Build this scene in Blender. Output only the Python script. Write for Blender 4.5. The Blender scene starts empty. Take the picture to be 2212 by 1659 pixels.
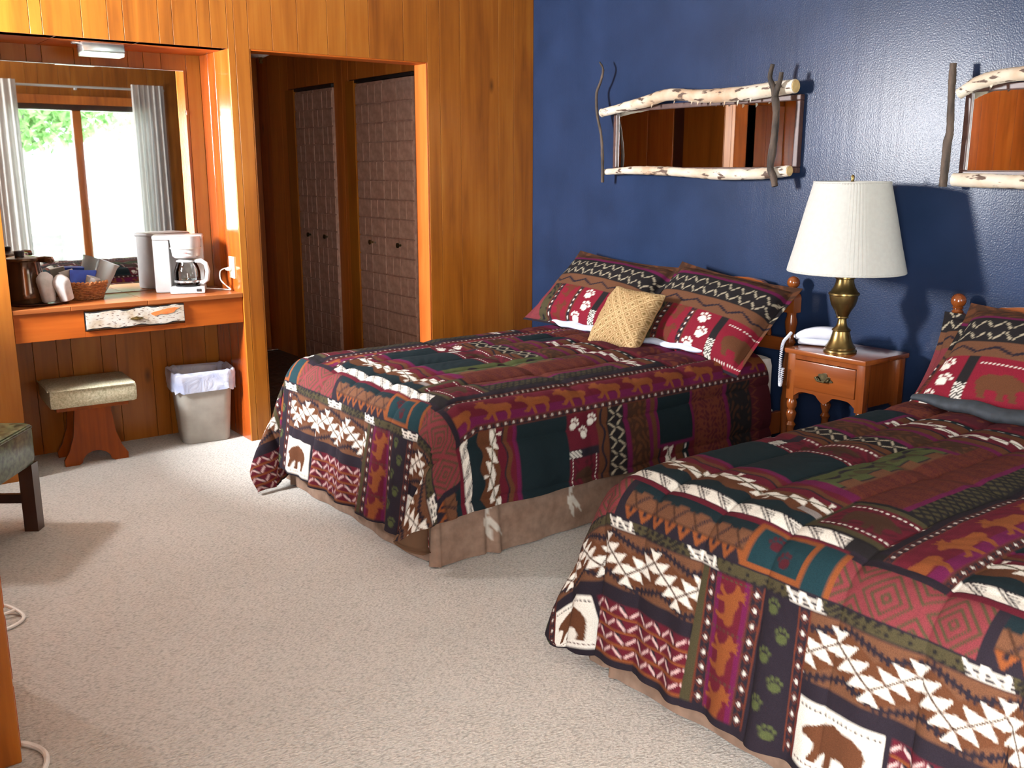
import bpy, bmesh, math, random
import numpy as np
from mathutils import Vector, Matrix

random.seed(7)
rng = np.random.default_rng(7)
S = bpy.context.scene
COL = S.collection
PI = math.pi
R = math.radians

# ------------------------------------------------------------------ camera
cam_d = bpy.data.cameras.new('camera')
cam = bpy.data.objects.new('camera', cam_d)
COL.objects.link(cam)
S.camera = cam
cam_d.sensor_fit = 'HORIZONTAL'
cam_d.sensor_width = 36.0
cam_d.lens = 36.0 * 2088.0 / 2212.0
cam_d.clip_start = 0.02
cam.location = (-3.8783, -4.9262, 1.4564)
_y, _p = R(37.001), R(-12.564)
_f = Vector((math.sin(_y) * math.cos(_p), math.cos(_y) * math.cos(_p), math.sin(_p)))
cam.rotation_euler = _f.to_track_quat('-Z', 'Y').to_euler()

# ------------------------------------------------------------------ world, lights, exposure
W = bpy.data.worlds.new('overcast_sky')
S.world = W
W.use_nodes = True
nt = W.node_tree
nt.nodes.clear()
wo = nt.nodes.new('ShaderNodeOutputWorld')
bg = nt.nodes.new('ShaderNodeBackground')
tc = nt.nodes.new('ShaderNodeTexCoord')
sx = nt.nodes.new('ShaderNodeSeparateXYZ')
rp = nt.nodes.new('ShaderNodeValToRGB')
rp.color_ramp.elements[0].position = 0.0
rp.color_ramp.elements[0].color = (0.80, 0.90, 1.0, 1)
rp.color_ramp.elements[1].position = 1.0
rp.color_ramp.elements[1].color = (0.95, 0.98, 1.0, 1)
nt.links.new(tc.outputs['Generated'], sx.inputs[0])
nt.links.new(sx.outputs['Z'], rp.inputs[0])
nt.links.new(rp.outputs[0], bg.inputs[0])
bg.inputs[1].default_value = 5.5
nt.links.new(bg.outputs[0], wo.inputs[0])

S.view_settings.view_transform = 'Standard'
S.view_settings.look = 'None'
S.view_settings.gamma = 1.0
S.view_settings.exposure = 1.12
S.view_settings.use_curve_mapping = False
S.cycles.use_denoising = True
S.cycles.max_bounces = 10
S.cycles.diffuse_bounces = 6
S.cycles.glossy_bounces = 6
S.cycles.transparent_max_bounces = 12
S.cycles.sample_clamp_indirect = 8.0


def area(name, loc, direction, sx_, sy_, energy, color=(1, 1, 1), portal=False):
    d = bpy.data.lights.new(name, 'AREA')
    d.shape = 'RECTANGLE'
    d.size, d.size_y = sx_, sy_
    d.energy = energy
    d.color = color
    o = bpy.data.objects.new(name, d)
    COL.objects.link(o)
    o.location = loc
    o.rotation_euler = Vector(direction).to_track_quat('-Z', 'Y').to_euler()
    if portal:
        d.cycles.is_portal = True
    return o


# daylight through the small side window (bright open sky outside it)
area('daylight_side_window', (-4.125, -0.32, 1.78), (1, -0.04, -0.04), 0.36, 0.58, 205, (0.97, 0.98, 1.0))
# daylight through the open entry door behind the camera
area('daylight_entry_door', (-4.23, -5.05, 1.05), (1, 0, 0), 0.84, 2.0, 112, (1.0, 0.985, 0.96))
# the big window and the open entry door let the overcast sky in
area('portal_near_window', (-1.15, -5.72, 1.25), (0, 1, 0), 1.5, 1.7, 1, portal=True)

# ------------------------------------------------------------------ mesh helpers


def lin(c):
    c = np.asarray(c, float) / 255.0
    return np.where(c <= 0.04045, c / 12.92, ((c + 0.055) / 1.055) ** 2.4)


def L4(r, g, b):
    return tuple(lin((r, g, b))) + (1.0,)


class MB:
    """collects simple shapes into one mesh"""

    def __init__(self):
        self.v, self.f = [], []

    def add(self, vs, fs):
        n = len(self.v)
        self.v += [tuple(map(float, p)) for p in vs]
        self.f += [tuple(i + n for i in f) for f in fs]
        return self

    def box(self, x0, x1, y0, y1, z0, z1, b=0.0):
        if b <= 0:
            v = [(x, y, z) for x in (x0, x1) for y in (y0, y1) for z in (z0, z1)]
            return self.add(v, [(0, 1, 3, 2), (4, 6, 7, 5), (0, 4, 5, 1), (2, 3, 7, 6), (0, 2, 6, 4), (1, 5, 7, 3)])
        b = min(b, (x1 - x0) * .49, (y1 - y0) * .49, (z1 - z0) * .49)
        bm = bmesh.new()
        bmesh.ops.create_cube(bm, size=1)
        for q in bm.verts:
            q.co = Vector(((x0 + x1) / 2 + q.co.x * (x1 - x0), (y0 + y1) / 2 + q.co.y * (y1 - y0), (z0 + z1) / 2 + q.co.z * (z1 - z0)))
        bmesh.ops.bevel(bm, geom=bm.edges[:], offset=b, segments=2, affect='EDGES', profile=.6)
        return self.bm(bm)

    def bm(self, bm, M=None):
        bm.verts.index_update()
        vs = [(M @ q.co if M else q.co) for q in bm.verts]
        fs = [[q.index for q in f.verts] for f in bm.faces]
        bm.free()
        return self.add(vs, fs)

    def tube(self, pts, rad, n=10, caps=True):
        P = [Vector(p) for p in pts]
        m = len(P)
        if not hasattr(rad, '__len__'):
            rad = [rad] * m
        rings = []
        up = None
        for i in range(m):
            t = (P[min(i + 1, m - 1)] - P[max(i - 1, 0)]).normalized()
            if up is None:
                up = t.orthogonal().normalized()
            else:
                up = (up - t * up.dot(t))
                up = up.normalized() if up.length > 1e-6 else t.orthogonal().normalized()
            w = t.cross(up)
            rings.append([P[i] + (up * math.cos(2 * PI * k / n) + w * math.sin(2 * PI * k / n)) * rad[i] for k in range(n)])
        vs = [q for r in rings for q in r]
        fs = [(i * n + k, i * n + (k + 1) % n, (i + 1) * n + (k + 1) % n, (i + 1) * n + k) for i in range(m - 1) for k in range(n)]
        if caps:
            fs += [tuple(range(n))[::-1], tuple((m - 1) * n + k for k in range(n))]
        return self.add(vs, fs)

    def lathe(self, prof, n=32, c=(0, 0, 0), wob=None, caps=True):
        vs, fs = [], []
        m = len(prof)
        for r, z in prof:
            for k in range(n):
                a = 2 * PI * k / n
                rr = r * (wob(a, z) if wob else 1)
                vs.append((c[0] + rr * math.cos(a), c[1] + rr * math.sin(a), c[2] + z))
        for i in range(m - 1):
            for k in range(n):
                fs.append((i * n + k, i * n + (k + 1) % n, (i + 1) * n + (k + 1) % n, (i + 1) * n + k))
        if caps:
            if prof[0][0] > 1e-4:
                fs.append(tuple(range(n))[::-1])
            if prof[-1][0] > 1e-4:
                fs.append(tuple((m - 1) * n + k for k in range(n)))
        return self.add(vs, fs)

    def prism(self, poly, axis, a0, a1):
        """polygon in the two other axes, extruded along axis between a0 and a1"""
        n = len(poly)

        def mk(p, a):
            return {'x': (a, p[0], p[1]), 'y': (p[0], a, p[1]), 'z': (p[0], p[1], a)}[axis]
        vs = [mk(p, a0) for p in poly] + [mk(p, a1) for p in poly]
        fs = [tuple(range(n)), tuple(range(2 * n - 1, n - 1, -1))]
        fs += [(i, i + n, (i + 1) % n + n, (i + 1) % n) for i in range(n)]
        return self.add(vs, fs)

    def grid(self, G, closed_u=False):
        """G: (n, m, 3) array"""
        n, m = G.shape[:2]
        fs = []
        for i in range(n - 1 + (1 if closed_u else 0)):
            for j in range(m - 1):
                a, b = i * m + j, ((i + 1) % n) * m + j
                fs.append((a, b, b + 1, a + 1))
        return self.add(G.reshape(-1, 3), fs)

    def ball(self, c, r, n=16, sz=1.0):
        m = n // 2
        return self.lathe([(max(1e-5, r * math.sin(PI * i / m)), -r * sz * math.cos(PI * i / m)) for i in range(m + 1)], n, c)

    def xf(self, M):
        self.v = [tuple(M @ Vector(p)) for p in self.v]
        return self

    def obj(self, name, mat, parent=None, smooth=True, ang=38, loc=None):
        me = bpy.data.meshes.new(name)
        me.from_pydata(self.v, [], self.f)
        me.validate()
        bm = bmesh.new()
        bm.from_mesh(me)
        bmesh.ops.recalc_face_normals(bm, faces=bm.faces[:])
        bm.to_mesh(me)
        bm.free()
        return link_mesh(name, me, mat, parent, smooth, ang, loc)


def link_mesh(name, me, mat, parent=None, smooth=True, ang=38, loc=None):
    if mat is not None:
        me.materials.append(mat)
    if smooth:
        me.polygons.foreach_set('use_smooth', [True] * len(me.polygons))
        if ang < 179:
            me.set_sharp_from_angle(angle=R(ang))
    o = bpy.data.objects.new(name, me)
    COL.objects.link(o)
    if parent is not None:
        o.parent = parent
    if loc is not None:
        o.location = loc
    return o


def thing(name, label, cat, loc=(0, 0, 0), rz=0.0, group=None):
    o = bpy.data.objects.new(name, None)
    o.empty_display_size = .1
    COL.objects.link(o)
    o.location = loc
    o.rotation_euler = (0, 0, rz)
    return tag(o, label, cat, group)


def tag(o, label, cat, group=None):
    o['label'] = label
    o['category'] = cat
    if group:
        o['group'] = group
    return o


def struct(o):
    o['kind'] = 'structure'
    return o


def empty_struct(name, loc=(0, 0, 0)):
    o = bpy.data.objects.new(name, None)
    COL.objects.link(o)
    o.location = loc
    return struct(o)


def copy_tree(o, parent=None):
    c = o.copy()
    COL.objects.link(c)
    if parent is not None:
        c.parent = parent
    for ch in list(o.children):
        copy_tree(ch, c)
    return c


def catmull(pts, n):
    """resample control points smoothly into n points (numpy)"""
    P = np.array(pts, float)
    m = len(P)
    tt = np.linspace(0, m - 1, n)
    out = []
    for t in tt:
        i = min(int(t), m - 2)
        u = t - i
        p0, p1, p2, p3 = P[max(i - 1, 0)], P[i], P[i + 1], P[min(i + 2, m - 1)]
        out.append(.5 * ((2 * p1) + (-p0 + p2) * u + (2 * p0 - 5 * p1 + 4 * p2 - p3) * u * u + (-p0 + 3 * p1 - 3 * p2 + p3) * u ** 3))
    return np.array(out)


# ------------------------------------------------------------------ materials
MAT = {}



def base_mat(name, color=(.5, .5, .5, 1), rough=.5, metal=0.0, spec=.5, coat=0.0, sheen=0.0):
    m = bpy.data.materials.new(name)
    m.use_nodes = True
    b = m.node_tree.nodes['Principled BSDF']
    b.inputs['Base Color'].default_value = color
    b.inputs['Roughness'].default_value = rough
    b.inputs['Metallic'].default_value = metal
    b.inputs['Specular IOR Level'].default_value = spec
    b.inputs['Coat Weight'].default_value = coat
    b.inputs['Coat Roughness'].default_value = .15
    b.inputs['Sheen Weight'].default_value = sheen
    MAT[name] = m
    return m, m.node_tree, b


def N(nt, t, **kw):
    n = nt.nodes.new(t)
    for k, v in kw.items():
        if k in n.inputs:
            n.inputs[k].default_value = v
        else:
            setattr(n, k, v)
    return n


def ramp(nt, stops):
    r = nt.nodes.new('ShaderNodeValToRGB')
    e = r.color_ramp.elements
    while len(e) < len(stops):
        e.new(.5)
    for q, (p, c) in zip(e, stops):
        q.position = p
        q.color = c
    return r


def noisy(name, c0, c1, scale=20, rough=.5, metal=0.0, bump=0.0, bscale=None, stretch=(1, 1, 1), spec=.5, coat=0.0, sheen=0.0, detail=4, lo=.35, hi=.65):
    """two-tone procedural material with optional bump"""
    m, nt, b = base_mat(name, c0, rough, metal, spec, coat, sheen)
    tcn = N(nt, 'ShaderNodeTexCoord')
    mp = N(nt, 'ShaderNodeMapping')
    mp.inputs['Scale'].default_value = stretch
    nt.links.new(tcn.outputs['Object'], mp.inputs[0])
    no = N(nt, 'ShaderNodeTexNoise', Scale=scale, Detail=detail)
    nt.links.new(mp.outputs[0], no.inputs['Vector'])
    r = ramp(nt, [(lo, c0), (hi, c1)])
    nt.links.new(no.outputs['Fac'], r.inputs[0])
    nt.links.new(r.outputs[0], b.inputs['Base Color'])
    if bump:
        n2 = N(nt, 'ShaderNodeTexNoise', Scale=bscale or scale, Detail=3)
        nt.links.new(mp.outputs[0], n2.inputs['Vector'])
        bp = N(nt, 'ShaderNodeBump', Strength=1.0, Distance=bump)
        nt.links.new(n2.outputs['Fac'], bp.inputs['Height'])
        nt.links.new(bp.outputs[0], b.inputs['Normal'])
    return m


def wood(name, dark, mid, light, axis='z', rough=.3, coat=.25, var=.5, knots=True):
    """varnished wood, grain running along axis, every object its own cut and tone"""
    m, nt, b = base_mat(name, mid, rough, 0, .5, coat)
    tcn = N(nt, 'ShaderNodeTexCoord')
    oi = N(nt, 'ShaderNodeObjectInfo')
    mul = N(nt, 'ShaderNodeMath', operation='MULTIPLY')
    mul.inputs[1].default_value = 37.0
    nt.links.new(oi.outputs['Random'], mul.inputs[0])
    comb = N(nt, 'ShaderNodeCombineXYZ')
    for k in range(3):
        nt.links.new(mul.outputs[0], comb.inputs[k])
    add = N(nt, 'ShaderNodeVectorMath', operation='ADD')
    nt.links.new(tcn.outputs['Object'], add.inputs[0])
    nt.links.new(comb.outputs[0], add.inputs[1])

    def mapped(across, along):
        mp = N(nt, 'ShaderNodeMapping')
        mp.inputs['Scale'].default_value = tuple(along if a == axis else across for a in 'xyz')
        nt.links.new(add.outputs[0], mp.inputs[0])
        return mp
    g1 = N(nt, 'ShaderNodeTexNoise', Scale=1.0, Detail=5, Roughness=.6, Distortion=.6)
    nt.links.new(mapped(26, 1.1).outputs[0], g1.inputs['Vector'])
    g2 = N(nt, 'ShaderNodeTexNoise', Scale=1.0, Detail=3, Distortion=1.5)
    nt.links.new(mapped(5, .9).outputs[0], g2.inputs['Vector'])
    mix = N(nt, 'ShaderNodeMath', operation='MULTIPLY_ADD')
    mix.inputs[1].default_value = .45
    nt.links.new(g1.outputs['Fac'], mix.inputs[0])
    m2 = N(nt, 'ShaderNodeMath', operation='MULTIPLY')
    m2.inputs[1].default_value = .55
    nt.links.new(g2.outputs['Fac'], m2.inputs[0])
    nt.links.new(m2.outputs[0], mix.inputs[2])
    # tone per board
    tone = N(nt, 'ShaderNodeMath', operation='MULTIPLY_ADD')
    tone.inputs[1].default_value = .30 * var
    tone.inputs[2].default_value = -.15 * var
    nt.links.new(oi.outputs['Random'], tone.inputs[0])
    sm = N(nt, 'ShaderNodeMath', operation='ADD')
    nt.links.new(mix.outputs[0], sm.inputs[0])
    nt.links.new(tone.outputs[0], sm.inputs[1])
    r = ramp(nt, [(.30, dark), (.50, mid), (.70, light)])
    nt.links.new(sm.outputs[0], r.inputs[0])
    col = r.outputs[0]
    if knots:
        vo = N(nt, 'ShaderNodeTexVoronoi', Scale=1.0)
        nt.links.new(mapped(3.2, 1.3).outputs[0], vo.inputs['Vector'])
        kr = ramp(nt, [(.0, (1, 1, 1, 1)), (.07, (0, 0, 0, 1))])
        nt.links.new(vo.outputs['Distance'], kr.inputs[0])
        mk = N(nt, 'ShaderNodeMix', data_type='RGBA')
        nt.links.new(kr.outputs[0], mk.inputs[0])
        nt.links.new(col, mk.inputs[6])
        mk.inputs[7].default_value = tuple(.35 * q for q in dark[:3]) + (1,)
        col = mk.outputs[2]
    nt.links.new(col, b.inputs['Base Color'])
    bp = N(nt, 'ShaderNodeBump', Strength=.25, Distance=.001)
    nt.links.new(g1.outputs['Fac'], bp.inputs['Height'])
    nt.links.new(bp.outputs[0], b.inputs['Normal'])
    return m


M_plank = wood('varnished_plank', L4(116, 62, 14), L4(146, 85, 23), L4(162, 103, 35), 'z', .33, .12, .32)
M_plank_h = wood('varnished_board_across', L4(130, 58, 14), L4(160, 78, 22), L4(174, 92, 32), 'x', .45, .05)
M_jamb = wood('jamb_board', L4(160, 76, 28), L4(180, 92, 38), L4(192, 108, 50), 'z', .3, .3, .25, False)
M_reveal = wood('glossy_reveal_board', L4(136, 56, 16), L4(158, 72, 24), L4(170, 84, 34), 'z', .14, .7, .25, False)
M_closet_wood = wood('hall_board', L4(140, 72, 20), L4(176, 98, 32), L4(196, 118, 44), 'z', .4, .15)
M_counter = wood('counter_board', L4(104, 52, 22), L4(132, 74, 38), L4(146, 90, 52), 'x', .3, .0, .4)
M_counter.node_tree.nodes['Principled BSDF'].inputs['Specular IOR Level'].default_value = .07
M_maple = wood('honey_maple', L4(82, 38, 12), L4(108, 54, 20), L4(124, 68, 28), 'z', .22, .5, .2, False)
M_maple_y = wood('honey_maple_across', L4(82, 38, 12), L4(108, 54, 20), L4(122, 66, 28), 'y', .22, .5, .2, False)
M_redwood = wood('stool_wood', L4(104, 44, 6), L4(134, 62, 10), L4(150, 76, 18), 'z', .35, .25, .2, False)
M_darkwood = wood('chair_wood', L4(34, 17, 9), L4(52, 27, 15), L4(66, 36, 20), 'z', .3, .3, .2, False)
M_groove = base_mat('groove_shadow_board', L4(70, 34, 10), .7)[0]

M_white_plastic = noisy('white_plastic', L4(160, 160, 160), L4(170, 170, 170), 12, .28)
M_grey_plastic = noisy('grey_plastic', L4(152, 148, 140), L4(164, 160, 152), 14, .42)
M_black = noisy('black_plastic', L4(20, 20, 22), L4(30, 30, 32), 20, .35)
M_brass = noisy('antique_brass', L4(112, 92, 54), L4(140, 118, 74), 9, .30, .95)
M_darkbrass = noisy('dark_brass', L4(58, 52, 38), L4(92, 82, 56), 60, .4, .9)
M_chrome = noisy('brushed_metal', L4(190, 192, 192), L4(212, 214, 212), 30, .25, .9)
M_ceiling = noisy('ceiling_paint', L4(196, 190, 180), L4(206, 200, 190), 30, .9, bump=.002, bscale=90)
for _m, _s in ((M_plank, .30), (M_plank_h, .15), (M_maple, .35), (M_maple_y, .35), (M_redwood, .15)):
    _m.node_tree.nodes['Principled BSDF'].inputs['Specular IOR Level'].default_value = _s
M_grey_wall = noisy('grey_ceiling_paint', L4(176, 176, 178), L4(186, 186, 188), 30, .9)
M_ivory = noisy('ivory_plastic', L4(226, 214, 184), L4(234, 224, 198), 10, .35)
M_brownmould = noisy('brown_moulding', L4(58, 38, 34), L4(74, 50, 44), 30, .4)
M_curtain = noisy('grey_curtain', L4(186, 182, 180), L4(204, 200, 198), 40, .9, stretch=(1, 1, .2), sheen=.2)
_ct = M_curtain.node_tree
_tl = N(_ct, 'ShaderNodeBsdfTranslucent')
_tl.inputs[0].default_value = (.62, .60, .58, 1)
_mx = N(_ct, 'ShaderNodeMixShader')
_mx.inputs[0].default_value = .30
_ct.links.new(_ct.nodes['Principled BSDF'].outputs[0], _mx.inputs[1])
_ct.links.new(_tl.outputs[0], _mx.inputs[2])
_ct.links.new(_mx.outputs[0], _ct.nodes['Material Output'].inputs[0])
M_bottle = noisy('brown_glazed_metal', L4(74, 46, 26), L4(96, 62, 34), 8, .16, .55, coat=.5)
M_tray = noisy('dark_tray', L4(60, 34, 24), L4(78, 46, 32), 16, .25)
M_blue_pack = noisy('blue_carton', L4(28, 60, 160), L4(36, 76, 182), 20, .4)
M_paper = noisy('white_paper', L4(176, 174, 172), L4(192, 190, 188), 30, .8, bump=.004, bscale=26)
M_sheet = noisy('white_sheet', L4(164, 172, 192), L4(180, 186, 200), 20, .9, bump=.004, bscale=16)
M_mattress = noisy('mattress_ticking', L4(208, 204, 196), L4(220, 216, 208), 30, .9)
M_twig = noisy('twig_bark', L4(36, 29, 24), L4(76, 62, 52), 26, .85, bump=.004, bscale=70, stretch=(1, 1, .35))
M_twig_red = noisy('red_twig_bark', L4(112, 70, 54), L4(150, 110, 84), 26, .85, bump=.003, bscale=60, stretch=(1, 1, .35))
M_endgrain = noisy('cut_log_end', L4(176, 146, 96), L4(198, 170, 118), 40, .8)
M_tile = noisy('dark_brick_tile', L4(46, 40, 40), L4(66, 56, 54), 18, .45, bump=.001, bscale=60)
M_grout = noisy('grey_grout', L4(150, 144, 140), L4(166, 160, 154), 40, .9)
M_grass = noisy('sunlit_pale_lawn', L4(190, 206, 176), L4(214, 224, 204), 6, .95)
M_leaf = noisy('tree_leaf', L4(92, 138, 70), L4(150, 186, 120), 9, .7)
M_leaf_pale = noisy('pale_tree_leaf', L4(160, 186, 140), L4(200, 218, 184), 9, .7)
M_trunk = noisy('tree_trunk', L4(150, 146, 140), L4(170, 166, 160), 9, .9, stretch=(1, 1, .3))
M_wicker = noisy('wicker', L4(128, 78, 40), L4(172, 112, 62), 60, .6)
M_birchpatch = noisy('bare_inner_bark', L4(180, 96, 42), L4(200, 116, 58), 30, .6)
M_oat = noisy('oatmeal_tweed', L4(150, 144, 116), L4(200, 194, 168), 130, .9, bump=.0015, bscale=160, lo=.3, hi=.7)
M_vinyl = noisy('green_marbled_vinyl', L4(18, 32, 18), L4(84, 98, 70), 44, .30, coat=.15, lo=.36, hi=.66)
M_cord_white = noisy('white_cord', L4(206, 204, 198), L4(224, 222, 216), 30, .4)
M_lens = noisy('frosted_lens', L4(206, 226, 200), L4(220, 236, 214), 14, .3)
M_suede = None


def carpet():
    m, nt, b = base_mat('looped_carpet', L4(196, 186, 174), .95, 0, .2, 0, .3)
    tcn = N(nt, 'ShaderNodeTexCoord')
    mp = N(nt, 'ShaderNodeMapping')
    mp.inputs['Scale'].default_value = (1, 1.7, 1)
    mp.inputs['Rotation'].default_value = (0, 0, R(35))
    nt.links.new(tcn.outputs['Object'], mp.inputs[0])
    vo = N(nt, 'ShaderNodeTexVoronoi', Scale=105.0, feature='SMOOTH_F1')
    nt.links.new(mp.outputs[0], vo.inputs['Vector'])
    no = N(nt, 'ShaderNodeTexNoise', Scale=85.0, Detail=4, Roughness=.65)
    nt.links.new(mp.outputs[0], no.inputs['Vector'])
    big = N(nt, 'ShaderNodeTexNoise', Scale=2.2, Detail=3)
    nt.links.new(tcn.outputs['Object'], big.inputs['Vector'])
    ad = N(nt, 'ShaderNodeMath', operation='MULTIPLY_ADD')
    ad.inputs[1].default_value = -.6
    nt.links.new(vo.outputs['Distance'], ad.inputs[0])
    nt.links.new(no.outputs['Fac'], ad.inputs[2])
    r = ramp(nt, [(.0, L4(146, 143, 135)), (.25, L4(179, 175, 167)), (.6, L4(198, 194, 186))])
    nt.links.new(ad.outputs[0], r.inputs[0])
    mx = N(nt, 'ShaderNodeMix', data_type='RGBA', blend_type='MULTIPLY')
    mx.inputs[0].default_value = .35
    r2 = ramp(nt, [(.35, (.82, .80, .77, 1)), (.65, (1, 1, 1, 1))])
    nt.links.new(big.outputs['Fac'], r2.inputs[0])
    nt.links.new(r.outputs[0], mx.inputs[6])
    nt.links.new(r2.outputs[0], mx.inputs[7])
    nt.links.new(mx.outputs[2], b.inputs['Base Color'])
    bp = N(nt, 'ShaderNodeBump', Strength=.9, Distance=.008)
    nt.links.new(ad.outputs[0], bp.inputs['Height'])
    nt.links.new(bp.outputs[0], b.inputs['Normal'])
    return m


def blue_paint():
    m, nt, b = base_mat('blue_gloss_paint', L4(26, 41, 70), .28, 0, .19)
    tcn = N(nt, 'ShaderNodeTexCoord')
    mp = N(nt, 'ShaderNodeMapping')
    mp.inputs['Scale'].default_value = (1, 1, 1)
    nt.links.new(tcn.outputs['Object'], mp.inputs[0])
    no = N(nt, 'ShaderNodeTexNoise', Scale=3.0, Detail=4)
    nt.links.new(mp.outputs[0], no.inputs['Vector'])
    r = ramp(nt, [(.35, L4(24, 36, 59)), (.65, L4(30, 43, 69))])
    nt.links.new(no.outputs['Fac'], r.inputs[0])
    nt.links.new(r.outputs[0], b.inputs['Base Color'])
    # roller texture and faint upright joints of the painted panelling
    fine = N(nt, 'ShaderNodeTexNoise', Scale=150.0, Detail=2)
    nt.links.new(mp.outputs[0], fine.inputs['Vector'])
    mp2 = N(nt, 'ShaderNodeMapping')
    mp2.inputs['Scale'].default_value = (1, 14, .5)
    nt.links.new(tcn.outputs['Object'], mp2.inputs[0])
    st = N(nt, 'ShaderNodeTexNoise', Scale=1.0, Detail=3)
    nt.links.new(mp2.outputs[0], st.inputs['Vector'])
    ad = N(nt, 'ShaderNodeMath', operation='MULTIPLY_ADD')
    ad.inputs[1].default_value = 1.1
    nt.links.new(st.outputs['Fac'], ad.inputs[0])
    nt.links.new(fine.outputs['Fac'], ad.inputs[2])
    bp = N(nt, 'ShaderNodeBump', Strength=.5, Distance=.0012)
    nt.links.new(ad.outputs[0], bp.inputs['Height'])
    nt.links.new(bp.outputs[0], b.inputs['Normal'])
    return m


def birch():
    m, nt, b = base_mat('birch_bark', L4(226, 216, 200), .75)
    tcn = N(nt, 'ShaderNodeTexCoord')
    no = N(nt, 'ShaderNodeTexNoise', Scale=7.0, Detail=4)
    nt.links.new(tcn.outputs['Object'], no.inputs['Vector'])
    r = ramp(nt, [(.3, L4(150, 122, 96)), (.5, L4(168, 154, 136)), (.7, L4(182, 174, 162))])
    nt.links.new(no.outputs['Fac'], r.inputs[0])
    mp = N(nt, 'ShaderNodeMapping')
    mp.inputs['Scale'].default_value = (40, 14, 40)
    nt.links.new(tcn.outputs['Object'], mp.inputs[0])
    n2 = N(nt, 'ShaderNodeTexNoise', Scale=1.0, Detail=3)
    nt.links.new(mp.outputs[0], n2.inputs['Vector'])
    r2 = ramp(nt, [(.58, (0, 0, 0, 1)), (.63, (1, 1, 1, 1))])
    nt.links.new(n2.outputs['Fac'], r2.inputs[0])
    mx = N(nt, 'ShaderNodeMix', data_type='RGBA')
    nt.links.new(r2.outputs[0], mx.inputs[0])
    nt.links.new(r.outputs[0], mx.inputs[6])
    mx.inputs[7].default_value = L4(72, 54, 44)
    nt.links.new(mx.outputs[2], b.inputs['Base Color'])
    bp = N(nt, 'ShaderNodeBump', Strength=.6, Distance=.003)
    nt.links.new(no.outputs['Fac'], bp.inputs['Height'])
    nt.links.new(bp.outputs[0], b.inputs['Normal'])
    return m


def birch_flat():
    """peeled sheet of birch bark: pale with short dark dashes along x"""
    m, nt, b = base_mat('birch_bark_sheet', L4(222, 216, 206), .7)
    tcn = N(nt, 'ShaderNodeTexCoord')
    no = N(nt, 'ShaderNodeTexNoise', Scale=16.0, Detail=4)
    nt.links.new(tcn.outputs['Object'], no.inputs['Vector'])
    r = ramp(nt, [(.35, L4(160, 144, 124)), (.52, L4(172, 165, 155)), (.7, L4(182, 180, 175))])
    nt.links.new(no.outputs['Fac'], r.inputs[0])
    mp = N(nt, 'ShaderNodeMapping')
    mp.inputs['Scale'].default_value = (42, 42, 190)
    nt.links.new(tcn.outputs['Object'], mp.inputs[0])
    n2 = N(nt, 'ShaderNodeTexNoise', Scale=1.0, Detail=1)
    nt.links.new(mp.outputs[0], n2.inputs['Vector'])
    r2 = ramp(nt, [(.60, (0, 0, 0, 1)), (.65, (1, 1, 1, 1))])
    nt.links.new(n2.outputs['Fac'], r2.inputs[0])
    mx = N(nt, 'ShaderNodeMix', data_type='RGBA')
    nt.links.new(r2.outputs[0], mx.inputs[0])
    nt.links.new(r.outputs[0], mx.inputs[6])
    mx.inputs[7].default_value = L4(96, 76, 66)
    nt.links.new(mx.outputs[2], b.inputs['Base Color'])
    return m


def printed_cloth(name, lining=None, rough=.9, amp=.12, scale=420):
    """cloth whose woven and printed design is stored per vertex in 'print'"""
    m, nt, b = base_mat(name, (1, 1, 1, 1), rough, 0, .10, 0, .0)
    at = N(nt, 'ShaderNodeAttribute', attribute_name='print')
    tcn = N(nt, 'ShaderNodeTexCoord')
    no = N(nt, 'ShaderNodeTexNoise', Scale=scale, Detail=2)
    nt.links.new(tcn.outputs['Object'], no.inputs['Vector'])
    r = ramp(nt, [(.3, (1 - amp * 2, 1 - amp * 2, 1 - amp * 2, 1)), (.7, (1 + amp, 1 + amp, 1 + amp, 1))])
    nt.links.new(no.outputs['Fac'], r.inputs[0])
    mx = N(nt, 'ShaderNodeMix', data_type='RGBA', blend_type='MULTIPLY')
    mx.inputs[0].default_value = 1.0
    nt.links.new(at.outputs['Color'], mx.inputs[6])
    nt.links.new(r.outputs[0], mx.inputs[7])
    out = mx.outputs[2]
    if lining:
        ge = N(nt, 'ShaderNodeNewGeometry')
        m2 = N(nt, 'ShaderNodeMix', data_type='RGBA')
        nt.links.new(ge.outputs['Backfacing'], m2.inputs[0])
        nt.links.new(out, m2.inputs[6])
        m2.inputs[7].default_value = lining
        out = m2.outputs[2]
    nt.links.new(out, b.inputs['Base Color'])
    bp = N(nt, 'ShaderNodeBump', Strength=.25, Distance=.001)
    nt.links.new(no.outputs['Fac'], bp.inputs['Height'])
    nt.links.new(bp.outputs[0], b.inputs['Normal'])
    return m


def clear_glass(name, tint=(1, 1, 1, 1), rough=.02, refl=1.0):
    m = bpy.data.materials.new(name)
    m.use_nodes = True
    nt = m.node_tree
    nt.nodes.clear()
    o = N(nt, 'ShaderNodeOutputMaterial')
    tr = N(nt, 'ShaderNodeBsdfTransparent')
    tr.inputs[0].default_value = tint
    gl = N(nt, 'ShaderNodeBsdfGlossy', Roughness=rough)
    fr = N(nt, 'ShaderNodeFresnel', IOR=1.45)
    mu = N(nt, 'ShaderNodeMath', operation='MULTIPLY')
    mu.inputs[1].default_value = refl
    nt.links.new(fr.outputs[0], mu.inputs[0])
    mx = N(nt, 'ShaderNodeMixShader')
    nt.links.new(mu.outputs[0], mx.inputs[0])
    nt.links.new(tr.outputs[0], mx.inputs[1])
    nt.links.new(gl.outputs[0], mx.inputs[2])
    nt.links.new(mx.outputs[0], o.inputs[0])
    return m


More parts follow.
